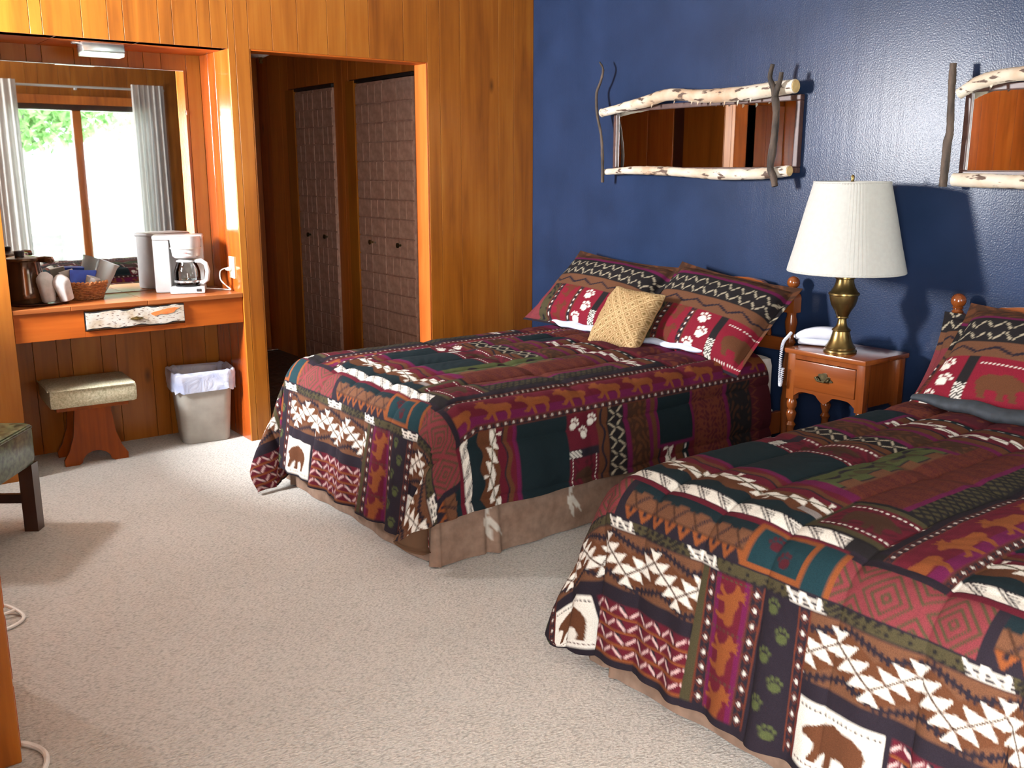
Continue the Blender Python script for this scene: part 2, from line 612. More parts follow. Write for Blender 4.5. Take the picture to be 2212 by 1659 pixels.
def liner_mat():
    m, nt, b = base_mat('thin_white_bag', L4(226, 230, 244), .35)
    tcn = N(nt, 'ShaderNodeTexCoord')
    no = N(nt, 'ShaderNodeTexNoise', Scale=14.0, Detail=4, Distortion=1.0)
    nt.links.new(tcn.outputs['Object'], no.inputs['Vector'])
    r = ramp(nt, [(.35, L4(160, 168, 196)), (.65, L4(190, 194, 208))])
    nt.links.new(no.outputs['Fac'], r.inputs[0])
    nt.links.new(r.outputs[0], b.inputs['Base Color'])
    b.inputs['Transmission Weight'].default_value = .0
    bp = N(nt, 'ShaderNodeBump', Strength=.7, Distance=.012)
    nt.links.new(no.outputs['Fac'], bp.inputs['Height'])
    nt.links.new(bp.outputs[0], b.inputs['Normal'])
    return m


M_carpet = carpet()
M_blue = blue_paint()
M_birch = birch()
M_birch_flat = birch_flat()
M_cover = printed_cloth('printed_coverlet_cloth', L4(84, 62, 46))
M_print = printed_cloth('printed_pillow_cloth')
M_tan = printed_cloth('woven_tan_cloth', None, .8, .08, 300)
M_suede = printed_cloth('brown_suede_print', None, .85, .10, 30)
M_pane = clear_glass('window_glass')
M_jug = clear_glass('carafe_glass', (.93, .95, .95, 1), .02, 1.0)
M_wrap = clear_glass('clear_plastic_wrap', (.92, .94, .94, 1), .25, .6)
_wt = M_wrap.node_tree
_wd = N(_wt, 'ShaderNodeBsdfDiffuse')
_wd.inputs[0].default_value = (.50, .54, .54, 1)
_wm = N(_wt, 'ShaderNodeMixShader')
_wm.inputs[0].default_value = .55
_out = [n_ for n_ in _wt.nodes if n_.type == 'OUTPUT_MATERIAL'][0]
_wt.links.new(_out.inputs[0].links[0].from_socket, _wm.inputs[1])
_wt.links.new(_wd.outputs[0], _wm.inputs[2])
_wt.links.new(_wm.outputs[0], _out.inputs[0])
M_mirror = base_mat('silvered_glass', (.88, .90, .89, 1), .015, 1.0)[0]
M_liner = liner_mat()
M_shade = noisy('pleated_shade_fabric', L4(158, 157, 152), L4(162, 161, 156), 60, .9)
M_phone = noisy('white_phone_plastic', L4(176, 180, 192), L4(186, 190, 200), 10, .3, coat=.2)
M_counter_trim = M_plank_h

# ================================================================== THE ROOM
XL, YN, ZC = -4.10, -5.60, 2.64
NX0, NX1, ND, NZ = -3.056, -1.948, .418, 2.044      # vanity niche
HX0, HX1, HZ = -1.838, -.772, 2.05                    # opening to the hall

struct(MB().box(XL - .1, .1, YN - .1, .43, -.12, 0).obj('floor', M_carpet, smooth=False))
struct(MB().box(XL - .1, .1, YN - .1, .0, ZC, ZC + .1).obj('ceiling', M_ceiling, smooth=False))
struct(MB().box(0, .12, YN - .1, .13, 0, ZC).obj('wall_right', M_blue, smooth=False))


def plank(parent, a0, a1, z0, z1, face, pos, mat=M_plank, th=.012, g=.0008, ch=.0012):
    """upright board with chamfered long edges; face gives the way it looks"""
    a0 += g
    a1 -= g
    prof = [(a0, 0), (a0, th - ch), (a0 + ch, th), (a1 - ch, th), (a1, th - ch), (a1, 0)]
    L = (z1 - z0) / 2
    m = MB()
    if face == '-y':
        m.prism([(p - (a0 + a1) / 2, -d) for p, d in prof], 'z', -L, L)
        loc = ((a0 + a1) / 2, pos, (z0 + z1) / 2)
    elif face == '+y':
        m.prism([(p - (a0 + a1) / 2, d) for p, d in prof], 'z', -L, L)
        loc = ((a0 + a1) / 2, pos, (z0 + z1) / 2)
    elif face == '-x':
        m.prism([(-d, p - (a0 + a1) / 2) for p, d in prof], 'z', -L, L)
        loc = (pos, (a0 + a1) / 2, (z0 + z1) / 2)
    else:
        m.prism([(d, p - (a0 + a1) / 2) for p, d in prof], 'z', -L, L)
        loc = (pos, (a0 + a1) / 2, (z0 + z1) / 2)
    return m.obj('plank', mat, parent, smooth=False, loc=loc)


def planks(parent, seams, z0, z1, face, pos, mat=M_plank, **kw):
    for a, b in zip(seams[:-1], seams[1:]):
        plank(parent, a, b, z0, z1, face, pos, mat, **kw)


# far wall: boards on a backing, with the niche and the hall opening left out (board faces lie in y = 0)
B0 = .012
wf = MB()
wf.box(XL, NX0, B0, .1, 0, ZC).box(NX0, NX1, B0, .1, NZ, ZC).box(NX1 + .012, HX0 - .0, B0, .1, 0, ZC)
wf.box(HX0, HX1, B0, .1, HZ, ZC).box(HX1, 0, B0, .13, 0, ZC)
wf.box(NX0 - .1, NX1 + .1, ND + .012, ND + .1, 0, NZ + .1)
wf.box(NX0 - .1, NX0 - .012, .1, ND + .012, 0, NZ + .1).box(NX1 + .012, HX0 - .0, .1, ND + .012, 0, NZ + .1)
wf.box(NX0, NX1, .1, ND + .012, NZ + .012, NZ + .1)
wall_far = struct(wf.obj('wall_far', M_groove, smooth=False))
planks(wall_far, [XL, -3.96, -3.83, -3.66, -3.55, -3.36, -3.22, NX0], 0, ZC, '-y', B0)
planks(wall_far, [NX0, -2.857, -2.804, -2.634, -2.52, -2.449, -2.286, -2.219, -2.097, -2.032, NX1], NZ, ZC, '-y', B0)
planks(wall_far, [NX1, -1.912, HX0], 0, ZC, '-y', B0)
planks(wall_far, [HX0, -1.71, -1.569, -1.397, -1.288, -1.147, -.928, HX1], HZ, ZC, '-y', B0)
planks(wall_far, [HX1, -.689, -.546, -.27, -.152, 0], 0, ZC, '-y', B0)
# niche lining
planks(wall_far, [NX0, -2.912, -2.80, -2.73, -2.581, -2.505, -2.322, -2.244, -2.154, -2.023, NX1], 0, NZ, '-y', ND + .012)
planks(wall_far, [.012, .20, .30, ND], 0, NZ, '-x', NX1 + .012, M_reveal, ch=.0012, g=.0004)
planks(wall_far, [.012, .22, ND], 0, NZ, '+x', NX0 - .012, M_plank)
for x0, x1 in ((NX0, -2.75), (-2.75, -2.38), (-2.38, NX1)):
    MB().box(x0 + .001, x1 - .001, .012, ND, -.006, .006, .002).obj('plank', M_plank_h, wall_far, smooth=False, loc=(0, 0, NZ + .006))
# jambs of the hall opening
MB().box(-.006, .006, 0, .125, 0, HZ, .002).obj('jamb_board', M_jamb, wall_far, smooth=False, loc=(HX1 - .006, .001, 0))
MB().box(-.004, .004, 0, .40, 0, HZ, .002).obj('jamb_board', M_plank, wall_far, smooth=False, loc=(HX0 + .004, .001, 0))
MB().box(HX0 + .009, HX1 - .013, .001, .125, -.004, .004, .002).obj('jamb_board', M_plank_h, wall_far, smooth=False, loc=(0, 0, HZ - .004))

# --- hall behind the opening
HY, HRX, HC = 2.62, -.70, 2.30
wh = MB()
wh.box(HRX + .012, HRX + .1, .13, HY + .1, 0, HC).box(HX0 - .1, HX0 - .012, ND + .1, HY + .1, 0, HC).box(HX0 - .1, HRX + .1, HY + .012, HY + .1, 0, HC)
wall_hall = struct(wh.obj('wall_hall', M_groove, smooth=False))
planks(wall_hall, [.135, .27], 0, HC, '-x', HRX + .012, M_closet_wood)
planks(wall_hall, [.27, .42, .60, .76, .99], 2.03, HC, '-x', HRX + .012, M_closet_wood)
planks(wall_hall, [1.11, 1.20, 1.32], 0, HC, '-x', HRX + .012, M_closet_wood)
planks(wall_hall, [1.32, 1.55, 1.74, 1.92], 2.03, HC, '-x', HRX + .012, M_closet_wood)
planks(wall_hall, [2.06, 2.2, 2.42, HY], 0, HC, '-x', HRX + .012, M_closet_wood)
planks(wall_hall, [.99, 1.11], 0, 2.02, '-x', HRX + .004, M_plank, th=.03)
planks(wall_hall, [.99, 1.11], 2.03, HC, '-x', HRX + .012, M_closet_wood)
planks(wall_hall, [1.92, 2.06], 0, 2.02, '-x', HRX + .004, M_plank, th=.03)
planks(wall_hall, [1.92, 2.06], 2.03, HC, '-x', HRX + .012, M_closet_wood)
planks(wall_hall, [HX0, -1.62, -1.45, -1.3, -1.12, -.96, -.82, HRX], 2.05, HC, '-y', HY + .012, M_closet_wood)
planks(wall_hall, [-.86, HRX], 0, 2.05, '-y', HY + .012, M_closet_wood)
planks(wall_hall, [.52, .8, 1.1, 1.4, 1.8, 2.2, HY], 0, HC, '+x', HX0 - .012, M_closet_wood)
struct(MB().box(HX0 - .1, HRX + .1, .1, HY + .1, HC, HC + .1).obj('ceiling_hall', M_grey_wall, smooth=False))
for z0, z1 in ((HZ + .01, HC),):
    struct(MB().box(HX0 - .1, HRX + .1, .1, .13, z0, z1 + .1).obj('wall_hall_header', M_groove, smooth=False))
# hall floor of dark brick tiles
hf = struct(MB().box(HX0 - .1, HRX + .1, .43, HY + .1, -.12, -.004).obj('floor_hall', M_grout, smooth=False))
tile_me = None
for i in range(11):
    for j in range(22):
        x = HX0 + .055 + i * .1036
        y = .48 + j * .098 + (0)
        if x > HRX - .03:
            continue
        if tile_me is None:
            o = MB().box(-.049, .049, -.0455, .0455, -.02, .002, .0015).obj('floor_tile', M_tile, hf, smooth=False, loc=(x, y, 0))
            tile_me = o.data
        else:
            o = bpy.data.objects.new('floor_tile', tile_me)
            COL.objects.link(o)
            o.parent = hf
            o.location = (x, y, 0)
d3 = empty_struct('door_3', ((HX0 + HRX) / 2, HY - .02, 0))
MB().box(-.45, .40, 0, .03, .015, 2.03, .003).obj('door_slab', M_closet_wood, d3, smooth=False)
for z in (.35, 1.0, 1.62):
    MB().box(.385, .405, -.008, .0, z, z + .10, .002).tube([(.395, -.008, z), (.395, -.008, z + .1)], .006, 8).obj('hinge', M_darkbrass, d3)
struct(MB().box(-.98, HRX - .01, HY - .16, HY - .06, .002, .012, .003).obj('trim_1', M_chrome, smooth=False))


# --- woven-look bifold closet doors
def bifold(name, y0, y1, knob_y, bright):
    d = empty_struct(name, (HRX, (y0 + y1) / 2, 0))
    mid = (y0 + y1) / 2
    mm = M_bif
    lid = None
    for (a, b) in ((y0 + .004, mid - .003), (mid + .003, y1 - .004)):
        lf = MB().box(-.012, .012, a - mid, b - mid, .02, 2.0, .003).obj('leaf', mm, d, smooth=False)
        w = (b - a) / 2
        h = .118
        for c in range(2):
            for k in range(16):
                z = .06 + k * .1205
                y = a - mid + w * (c + .5)
                if (k + c) % 2:
                    parts = [(y - w / 4, w / 2 - .006), (y + w / 4, w / 2 - .006)]
                else:
                    parts = [(y, w - .008)]
                for (yy, ww) in parts:
                    key = (round(ww, 4),)
                    if key not in bif_me:
                        o = MB().box(-.0075, .0, -ww / 2, ww / 2, 0, h - .006, .002).obj('woven_panel', mm, lf, smooth=False)
                        bif_me[key] = o.data
                    else:
                        o = bpy.data.objects.new('woven_panel', bif_me[key])
                        COL.objects.link(o)
                        o.parent = lf
                    o.location = (-.012, yy, z)
        ky = min(knob_y, key=lambda q: abs(q - (a + b) / 2))
        shiny = bright and (a + b) / 2 > mid
        kb = MB().lathe([(.0001, 0), (.008, 0), (.007, .014), (.016, .02), (.017, .028), (.009, .033), (.0001, .034)], 16)
        kb.xf(Matrix.Rotation(R(-90), 4, 'Y'))
        kb.obj('knob', M_brass if shiny else M_darkbrass, lf, loc=(-.019, ky - mid, .98))
        if shiny:
            MB().box(-.006, .0, -.035, -.02, -.006, .006, .002).obj('latch', M_chrome, lf, loc=(-.021, ky - mid - .01, .98))
    MB().box(-.02, .02, y0 - mid, y1 - mid, 2.004, 2.024, .002).obj('door_track', M_black, d, smooth=False)
    return d


bif_me = {}
M_bif = noisy('brown_door_print', L4(150, 116, 100), L4(176, 140, 122), 24, .55, bump=.001, bscale=60)
bifold('door_1', .27, .99, (.44, .80), True)
bifold('door_2', 1.32, 1.92, (1.47, 1.74), False)

# --- near wall with the big window, left wall with the entry door and the small side window
WX0, WX1, WZ0, WZ1 = -1.92, -.38, .40, 2.12
wn = MB()
wn.box(XL - .1, WX0, YN - .1, YN - .012, 0, ZC).box(WX1, .1, YN - .1, YN - .012, 0, ZC)
wn.box(WX0, WX1, YN - .1, YN - .012, 0, WZ0).box(WX0, WX1, YN - .1, YN - .012, WZ1, ZC)
wall_near = struct(wn.obj('wall_near', M_groove, smooth=False))
sm = [XL, -3.9, -3.72, -3.6, -3.38, -3.2, -3.08, -2.85, -2.7, -2.5, -2.36, -2.12, WX0]
planks(wall_near, sm, 0, ZC, '+y', YN - .012)
planks(wall_near, [WX0, -1.75, -1.62, -1.5, -1.3, -1.18, -1.0, -.85, -.6, WX1], WZ1, ZC, '+y', YN - .012)
planks(wall_near, [WX0, -1.7, -1.5, -1.3, -1.1, -.9, -.6, WX1], 0, WZ0, '+y', YN - .012)
planks(wall_near, [WX1, -.2, 0], 0, ZC, '+y', YN - .012)
DY0, DY1, DZ = -5.48, -4.62, 2.08
SY0, SY1, SZ0, SZ1 = -.56, -.09, 1.44, 2.11
wl = MB()
wl.box(XL - .1, XL - .012, YN - .1, DY0, 0, ZC).box(XL - .1, XL - .012, DY0, DY1, DZ, ZC).box(XL - .1, XL - .012, DY1, SY0, 0, ZC)
wl.box(XL - .1, XL - .012, SY0, SY1, 0, SZ0).box(XL - .1, XL - .012, SY0, SY1, SZ1, ZC).box(XL - .1, XL - .012, SY1, .1, 0, ZC)
wall_left = struct(wl.obj('wall_left', M_groove, smooth=False))
planks(wall_left, [DY0, -5.2, -5.0, -4.8, DY1], DZ, ZC, '+x', XL - .012)
planks(wall_left, [DY1, -4.4, -4.28, -4.05, -3.9, -3.7, -3.52, -3.4, -3.2, -3.0, -2.85, -2.6, -2.45, -2.2, -2.05, -1.9, -1.7, -1.5, -1.38, -1.2, -1.0, -.86, -.72, SY0], 0, ZC, '+x', XL - .012)
planks(wall_left, [SY0, -.36, -.22, SY1], 0, SZ0, '+x', XL - .012)
planks(wall_left, [SY0, -.36, -.22, SY1], SZ1, ZC, '+x', XL - .012)
planks(wall_left, [SY1, 0], 0, ZC, '+x', XL - .012)
planks(wall_left, [YN, DY0], 0, ZC, '+x', XL - .012)

win = empty_struct('window_1', ((WX0 + WX1) / 2, YN, 0))
hw = (WX1 - WX0) / 2
MB().box(-hw, hw, -.09, .012, WZ1 - .06, WZ1, .004).box(-hw, hw, -.09, .012, WZ0, WZ0 + .06, .004).box(-hw, -hw + .06, -.09, .012, WZ0, WZ1, .004).box(hw - .06, hw, -.09, .012, WZ0, WZ1, .004).obj('window_frame', M_darkwood, win, smooth=False)
MB().box(-.045, .045, -.085, -.01, WZ0 + .06, WZ1 - .06, .004).obj('mullion', M_closet_wood, win, smooth=False)
MB().box(-hw - .06, hw + .06, -.0, .022, WZ1, WZ1 + .09, .004).obj('head_casing', M_closet_wood, win, smooth=False)
for s in (-1, 1):
    MB().box(-.332, .332, -.052, -.048, WZ0 + .06, WZ1 - .06).obj('window_pane', M_pane, win, smooth=False, loc=(s * .378, 0, 0))
w2 = empty_struct('window_2', (XL, (SY0 + SY1) / 2, 0))
h2 = (SY1 - SY0) / 2
MB().box(-.09, .012, -h2, h2, SZ1 - .02, SZ1, .003).box(-.09, .012, -h2, h2, SZ0, SZ0 + .02, .003).box(-.09, .012, -h2, -h2 + .02, SZ0, SZ1, .003).box(-.09, .012, h2 - .02, h2, SZ0, SZ1, .003).obj('window_frame', M_closet_wood, w2, smooth=False)
MB().box(-.017, -.014, -h2 + .015, h2 - .015, SZ0 + .015, SZ1 - .015).obj('window_pane', M_pane, w2, smooth=False)
fr = MB().box(-.11, .014, DY0 - .06, DY0, 0, DZ + .06, .004).box(-.11, .014, DY1, DY1 + .06, 0, DZ + .06, .004).box(-.11, .014, DY0, DY1, DZ, DZ + .06, .004)
struct(fr.obj('trim_2', M_closet_wood, smooth=False, loc=(XL, 0, 0)))

# ================================================================== PRINTED DESIGNS (numpy)
C = {k: lin(v) for k, v in dict(
    navy=(50, 42, 52), dark=(44, 40, 42), teal=(34, 66, 74), tealdk=(32, 48, 54), maroon=(116, 36, 52), pink=(146, 66, 72), red=(150, 36, 56),
    magenta=(122, 36, 84), brown=(128, 86, 62), brown2=(116, 72, 48), orange=(160, 90, 50), white=(246, 240, 228), olive=(88, 80, 56),
    green=(96, 104, 64), choc=(84, 56, 42), rust=(122, 62, 46), wine=(92, 36, 46), tan=(182, 124, 80), pale=(226, 190, 186), grey=(150, 140, 136), bone=(186, 174, 150)).items()}
for _k in C:
    C[_k] = C[_k] * (.52 if _k in ('white', 'pale', 'grey', 'bone') else .40)


class Canvas:
    def __init__(self, s, t):
        self.s, self.t = s, t
        self.c = np.zeros(s.shape + (3,))
        self.c[:] = C['dark']

    def p(self, m, col):
        self.c[m] = C[col] if isinstance(col, str) else col


def tri(u, per):
    """triangle wave 0..1..0"""
    f = (u / per) % 1.0
    return 1 - np.abs(2 * f - 1)


def saw(u, per):
    return (u / per) % 1.0


def inpoly(x, y, poly):
    inside = np.zeros(x.shape, bool)
    n = len(poly)
    j = n - 1
    for i in range(n):
        xi, yi = poly[i]
        xj, yj = poly[j]
        if yi != yj:
            c = ((yi > y) != (yj > y)) & (x < (xj - xi) * (y - yi) / (yj - yi) + xi)
            inside ^= c
        j = i
    return inside


BEAR = [(.0, .60), (.06, .80), (.20, .92), (.40, .94), (.52, 1.0), (.66, .92), (.80, .80), (.92, .72), (1.0, .60), (.97, .50), (.86, .48), (.78, .40), (.80, .20),
        (.86, .06), (.86, .0), (.72, .0), (.66, .22), (.58, .34), (.60, .10), (.62, .0), (.48, .0), (.46, .30), (.36, .34), (.24, .32), (.22, .14), (.28, .02), (.28, .0), (.13, .0), (.08, .2), (.04, .36)]
MOOSE = [(.0, .55), (.08, .68), (.36, .70), (.52, .80), (.60, .74), (.64, .84), (.56, 1.0), (.66, .93), (.72, 1.0), (.74, .90), (.86, 1.0), (.80, .84), (.92, .74), (.94, .64), (.82, .62), (.72, .54),
         (.66, .38), (.78, .2), (.84, .22), (.84, .14), (.72, .10), (.60, .28), (.58, .0), (.50, .0), (.50, .34), (.24, .36), (.20, .20), (.26, .0), (.18, .0), (.10, .20), (.10, .36), (.02, .42)]


def shape_in(x, y, poly, x0, x1, y0, y1):
    return inpoly((x - x0) / (x1 - x0), (y - y0) / (y1 - y0), poly)


def paw(x, y, cx, cy, r, ang=0.0):
    ca, sa = math.cos(ang), math.sin(ang)
    X, Y = (x - cx) / r, (y - cy) / r
    u, v = X * ca + Y * sa, -X * sa + Y * ca
    m = (u / .62) ** 2 + ((v + .2) / .55) ** 2 < 1
    for k, (a, b) in enumerate(((-.66, .42), (-.26, .78), (.22, .80), (.62, .46))):
        m |= ((u - a) / .20) ** 2 + ((v - b) / .26) ** 2 < 1
    return m


def dots_line(cv, m, u, v, per, w, horiz_bg='navy'):
    """band of small light diamonds in wine lozenges; u runs along, v across (-.5..+.5)*w"""
    cv.p(m, horiz_bg)
    d = np.abs(((u / per) % 1) - .5) * per * 2
    a = d / per + np.abs(v) / (w * .55)
    cv.p(m & (np.abs(a - .80) < .10), 'rust')
    cv.p(m & (a < .55), 'wine')
    cv.p(m & (a < .36), 'white')
    cv.p(m & (a < .10), 'olive')
    cv.p(m & (np.abs(np.abs(v) - w * .48) < .0025), 'rust')


def arrows(cv, m, u, v, per, amp, h, line='choc'):
    """white lightning band: zigzag spine with rows of pointed teeth set square to it on both sides"""
    k = 4 * amp / per
    n = math.sqrt(1 + k * k)
    f0 = saw(u, per)
    c = (tri(u, per) - .5) * 2 * amp
    rising = f0 < .5
    d = v - c
    p = d / n
    along = np.where(rising, f0, f0 - .5) * per * n + np.where(rising, 1, -1) * d * k / n
    tp = per / 2 * n / 3
    f = saw(along, tp)
    hu = h * np.where(rising, 1 - f, f)
    hd = h * np.where(rising, f, 1 - f)
    cv.p(m & (p < hu) & (p > -hd), 'white')
    cv.p(m & (np.abs(p) < .0028), line)


def stairline(cv, m, u, v, per, amp, col='navy', th=.011):
    """dark zigzag line with comb-like barbs"""
    c = (tri(u, per) - .5) * 2 * amp
    d = np.abs(v - c)
    comb = saw(u, .016) < .5
    cv.p(m & (d < np.where(comb, th, th * .38)), col)


def vava(cv, m, u, v, h, per, col='tan', th=.0042):
    """row of light slanting strokes, V and A by turns; v from 0 to h"""
    c = h * tri(u, per)
    slope = 2 * h / per
    d = np.abs(v - c) / math.sqrt(1 + slope * slope)
    f = saw(u, per)
    brk = (f > .05) & (np.abs(f - .5) > .065) & (f < .95)
    cv.p(m & (d < th) & brk, col)


def diamonds(cv, m, u, v, per, base, line):
    cv.p(m, base)
    a = np.abs(((u / per) % 1) - .5) * 2
    b = np.abs(((v / per) % 1) - .5) * 2
    g = a + b
    g = np.minimum(g, 2 - g)
    cv.p(m & (np.abs((g * 3.2) % 1 - .5) < .17), line)


def speckle(cv, m, u, v, a, b, seed=0, sc=60.0):
    cv.p(m, a)
    n = np.sin(u * sc + 3 * np.sin(v * sc * .7 + seed)) * np.sin(v * sc * 1.1 + 2 * np.sin(u * sc * .9 + seed * 2))
    cv.p(m & (n > .25), b)


def tri_teeth(cv, m, u, v, h, per):
    """white band of toothed triangles between double dark rails"""
    cv.p(m, 'white')
    f = saw(u, per)
    cv.p(m & (np.abs(f - v / h * .8 - .1) < .13), 'navy')
    cv.p(m & (np.abs(f - v / h * .8 - .1) < .045), 'white')
    g = f - v / h * .8
    st = np.floor(v / (h / 6)) / 6
    cv.p(m & (g > .22) & (g < .22 + .45 * (1 - st)) & (np.abs(((v / (h / 6)) % 1) - .5) < .32) & (v < h * .62) & ((g * 9) % 1 < .55), 'navy')
    cv.p(m & ((v < h * .06) | (v > h * .94)), 'navy')


def dash(cv, m, u, v, v0, per=.016, th=.0035, col='white'):
    cv.p(m & (np.abs(v - v0) < th) & (saw(u, per) < .5), col)


PER = 1.045


def coverlet_print(s, t):
    """s: metres from the headboard end, t: metres across (design origin)"""
    cv = Canvas(s, t)
    # ---------------- top field
    top = s < 2.012
    m = (t - .03) % PER              # 0..0.882 block, then the moose strip
    blk = top & (m < .882)
    st = top & (m >= .882)
    cv.p(blk, 'dark')
    r = blk & (s >= 1.992) & (m < .80)
    cv.p(r, 'maroon')
    r = blk & (s > 1.945) & (s < 1.992) & (m < .78)
    tri_teeth(cv, r, m, s - 1.945, .047, .072)
    r = blk & (s > 1.72) & (s <= 1.945) & (m < .635)
    cv.p(r, 'brown2')
    wv = .010 * np.sin(m * 2 * PI / .11)
    cv.p(r & (s > 1.895 + wv), 'tealdk')
    cv.p(r & (s < 1.815 + .004 * np.sin(m * 70)), 'maroon')
    cv.p(r & (np.abs(s - 1.768 - .009 * np.sin(m * 2 * PI / .14)) < .011), 'brown2')
    cv.p(r & (np.abs(s - 1.780 - .009 * np.sin(m * 2 * PI / .14)) < .0035), 'navy')
    arrows(cv, r, m - .02, s - 1.842, .30, .020, .030, 'olive')
    cv.p(r & (s < 1.738), 'magenta')
    cv.p(blk & (m > .575) & (m < .645) & (s > 1.865) & (s < 1.890), 'grey')
    # little bear patch at the inner corner
    r = blk & (m >= .635) & (s > 1.735) & (s <= 1.935)
    cv.p(r, 'olive')
    r2 = r & (m > .655) & (m < .855) & (s < 1.915) & (s > 1.755)
    speckle(cv, r2, m, s, 'maroon', 'wine', 1, 90)
    cv.p(r2 & shape_in(m, -s, BEAR, .68, .83, -1.885, -1.785), 'choc')
    dash(cv, r2, m, s, 1.900)
    dash(cv, r2, m, s, 1.770)
    # dark patch, paw and bear cells
    r = blk & (m < .46) & (s > 1.31) & (s <= 1.72)
    cv.p(r, 'tealdk')
    r2 = r & (s < 1.47)
    cv.p(r2, 'maroon')
    for (pm, ps, pa) in ((.045, 1.435, .5), (.085, 1.385, .2), (.04, 1.34, .5)):
        cv.p(r2 & paw(s, -m, ps, -pm, .028, pa), 'white')
    cv.p(r2 & (m > .145) & (m < .18), 'navy')
    cv.p(r2 & (m > .148) & (m < .177) & (s > 1.41) & (saw(s + m, .018) < .5), 'white')
    r3 = r2 & (m >= .18)
    speckle(cv, r3, m, s, 'maroon', 'wine', 2, 80)
    cv.p(r3 & shape_in(m, -s, BEAR, .22, .42, -1.44, -1.335), 'choc')
    dash(cv, r3, m, s, 1.455)
    dash(cv, r3, m, s, 1.325)
    # brown wave, black zigzag band
    r = blk & (m < .46) & (s > 1.255) & (s <= 1.31)
    cv.p(r, 'brown2')
    cv.p(r & (np.abs(s - 1.283 - .011 * np.sin(m * 2 * PI / .13)) < .006), 'navy')
    r = blk & (m < .47) & (s > 1.165) & (s <= 1.255)
    cv.p(r, 'dark')
    vava(cv, r, m, s - 1.172, .034, .056, 'bone')
    vava(cv, r, m + .02, s - 1.213, .034, .056, 'bone')
    # olive leaf strip and the big rust patch
    r = blk & (m >= .46) & (m < .585) & (s > 1.16) & (s <= 1.72)
    cv.p(r, 'green')
    speckle(cv, r & (m > .50) & (m < .54), m, s, 'green', 'olive', 3, 40)
    lf = np.abs(m - .50 - .016 * np.sin(s * 2 * PI / .16)) < .010 * np.abs(np.sin(s * PI / .08))
    cv.p(r & lf, 'navy')
    zz = .560 + .014 * np.sign(np.sin(s * 2 * PI / .14))
    cv.p(r & (m > zz), 'brown')
    cv.p(r & (np.abs(m - zz) < .004), 'navy')
    r = blk & (m >= .585) & (m < .765) & (s > 1.02) & (s <= 1.72)
    speckle(cv, r, m * 1.3, s, 'rust', 'wine', 8, 330)
    r = blk & (m >= .765) & (m < .782) & (s > 1.0) & (s <= 1.72)
    cv.p(r, 'magenta')
    r = blk & (m >= .782) & (m < .845) & (s > .95) & (s <= 1.72)
    cv.p(r, 'olive')
    cv.p(r & (saw(s + m * .8, .030) < .45), 'dark')
    cv.p(r & (saw(s - m * .8, .030) < .30), 'dark')
    cv.p(blk & (m >= .855) & (s <= 1.96), 'navy')
    cv.p(blk & (m >= .46) & (m < .635) & (s > 1.70) & (s < 1.738), 'magenta')
    # bands nearer the pillows
    r = blk & (m < .60) & (s > 1.14) & (s <= 1.165)
    cv.p(r, 'magenta')
    r = blk & (m < .60) & (s > 1.03) & (s <= 1.14)
    speckle(cv, r, m, s, 'choc', 'brown2', 7, 75)
    r = blk & (m < .845) & (s > 1.005) & (s <= 1.03)
    cv.p(r, 'magenta')
    r = blk & (m < .845) & (s > .78) & (s <= 1.005)
    cv.p(r, 'maroon')
    cv.p(r & (s > .965), 'brown2')
    cv.p(r & (s > .955) & (s < .967), 'navy')
    cv.p(r & (s < .865 + .004 * np.sin(m * 60)), 'brown2')
    arrows(cv, r, m, s - .905, .34, .022, .030, 'olive')
    cv.p(r & (s < .82), 'tealdk')
    dash(cv, r, m, s, .805, .045, .004)
    r = blk & (s <= .78) & (s > .52)
    cv.p(r, 'maroon')
    speckle(cv, r & (s < .74) & (s > .60), m, s, 'wine', 'rust', 9, 60)
    cv.p(r & (s < .58), 'magenta')
    r = blk & (s <= .52)
    speckle(cv, r, m, s, 'dark', 'choc', 4, 70)
    cv.p(blk & (s <= .36) & (m < .4), 'wine')
    vava(cv, blk & (s <= .36) & (s > .30) & (m < .4), m, s - .305, .05, .05, 'rust')
    # dark square near the head, on the side drop
    r = blk & (m > .0) & (m < .22) & (s > .74) & (s < .98)
    cv.p(r, 'magenta')
    cv.p(r & (s > .757) & (s < .962) & (m < .205), 'tealdk')
    r = blk & (m < .30) & (s > .545) & (s <= .74)
    speckle(cv, r, m, s, 'rust', 'wine', 6, 120)
    # moose strip between two dotted lines
    q = m - .882
    cv.p(st, 'maroon')
    cv.p(st & (q > .105), 'magenta')
    k = .19
    sf = (s % k) / k
    mm = st & (q > .024) & (q < .136)
    cv.p(mm & inpoly(sf * 1.1, (.136 - q) / .100, MOOSE), 'orange')
    dots_line(cv, st & (q < .022), s, q - .011, .026, .022)
    dots_line(cv, st & (q > .139), s, q - .151, .038, .024)
    cv.p(top & (s > 1.985) & (m > .80), 'navy')

    # ---------------- border row of blocks above the foot band
    row = (s >= 2.012) & (s < 2.122)
    b = (t - .17) % PER
    cv.p(row, 'tealdk')
    r = row & (b < .42)
    cv.p(r, 'brown')
    cv.p(r & (s < 2.043 + .004 * np.sign(np.sin(b * 90))), 'tealdk')
    f = saw(b, .073)
    v = (2.122 - s) / .080
    cv.p(r & (np.abs(f - v * .9) < .075) & (s > 2.043), 'navy')
    cv.p(r & (np.abs(f - v * .9) < .02) & (s > 2.043), 'brown')
    cv.p(r & (np.abs(f - (1 - v * .9)) < .05) & (s > 2.043), 'choc')
    lo = r & (s > 2.088)
    cv.p(lo, 'orange')
    cv.p(lo & (np.abs(saw(b, .05) - .5) > .5 - (s - 2.088) / .076), 'navy')
    cv.p(lo & (np.abs(saw(b, .05) - .5) < .10) & (s < 2.104), 'navy')
    cv.p(r & (np.abs(s - 2.088) < .0026), 'choc')
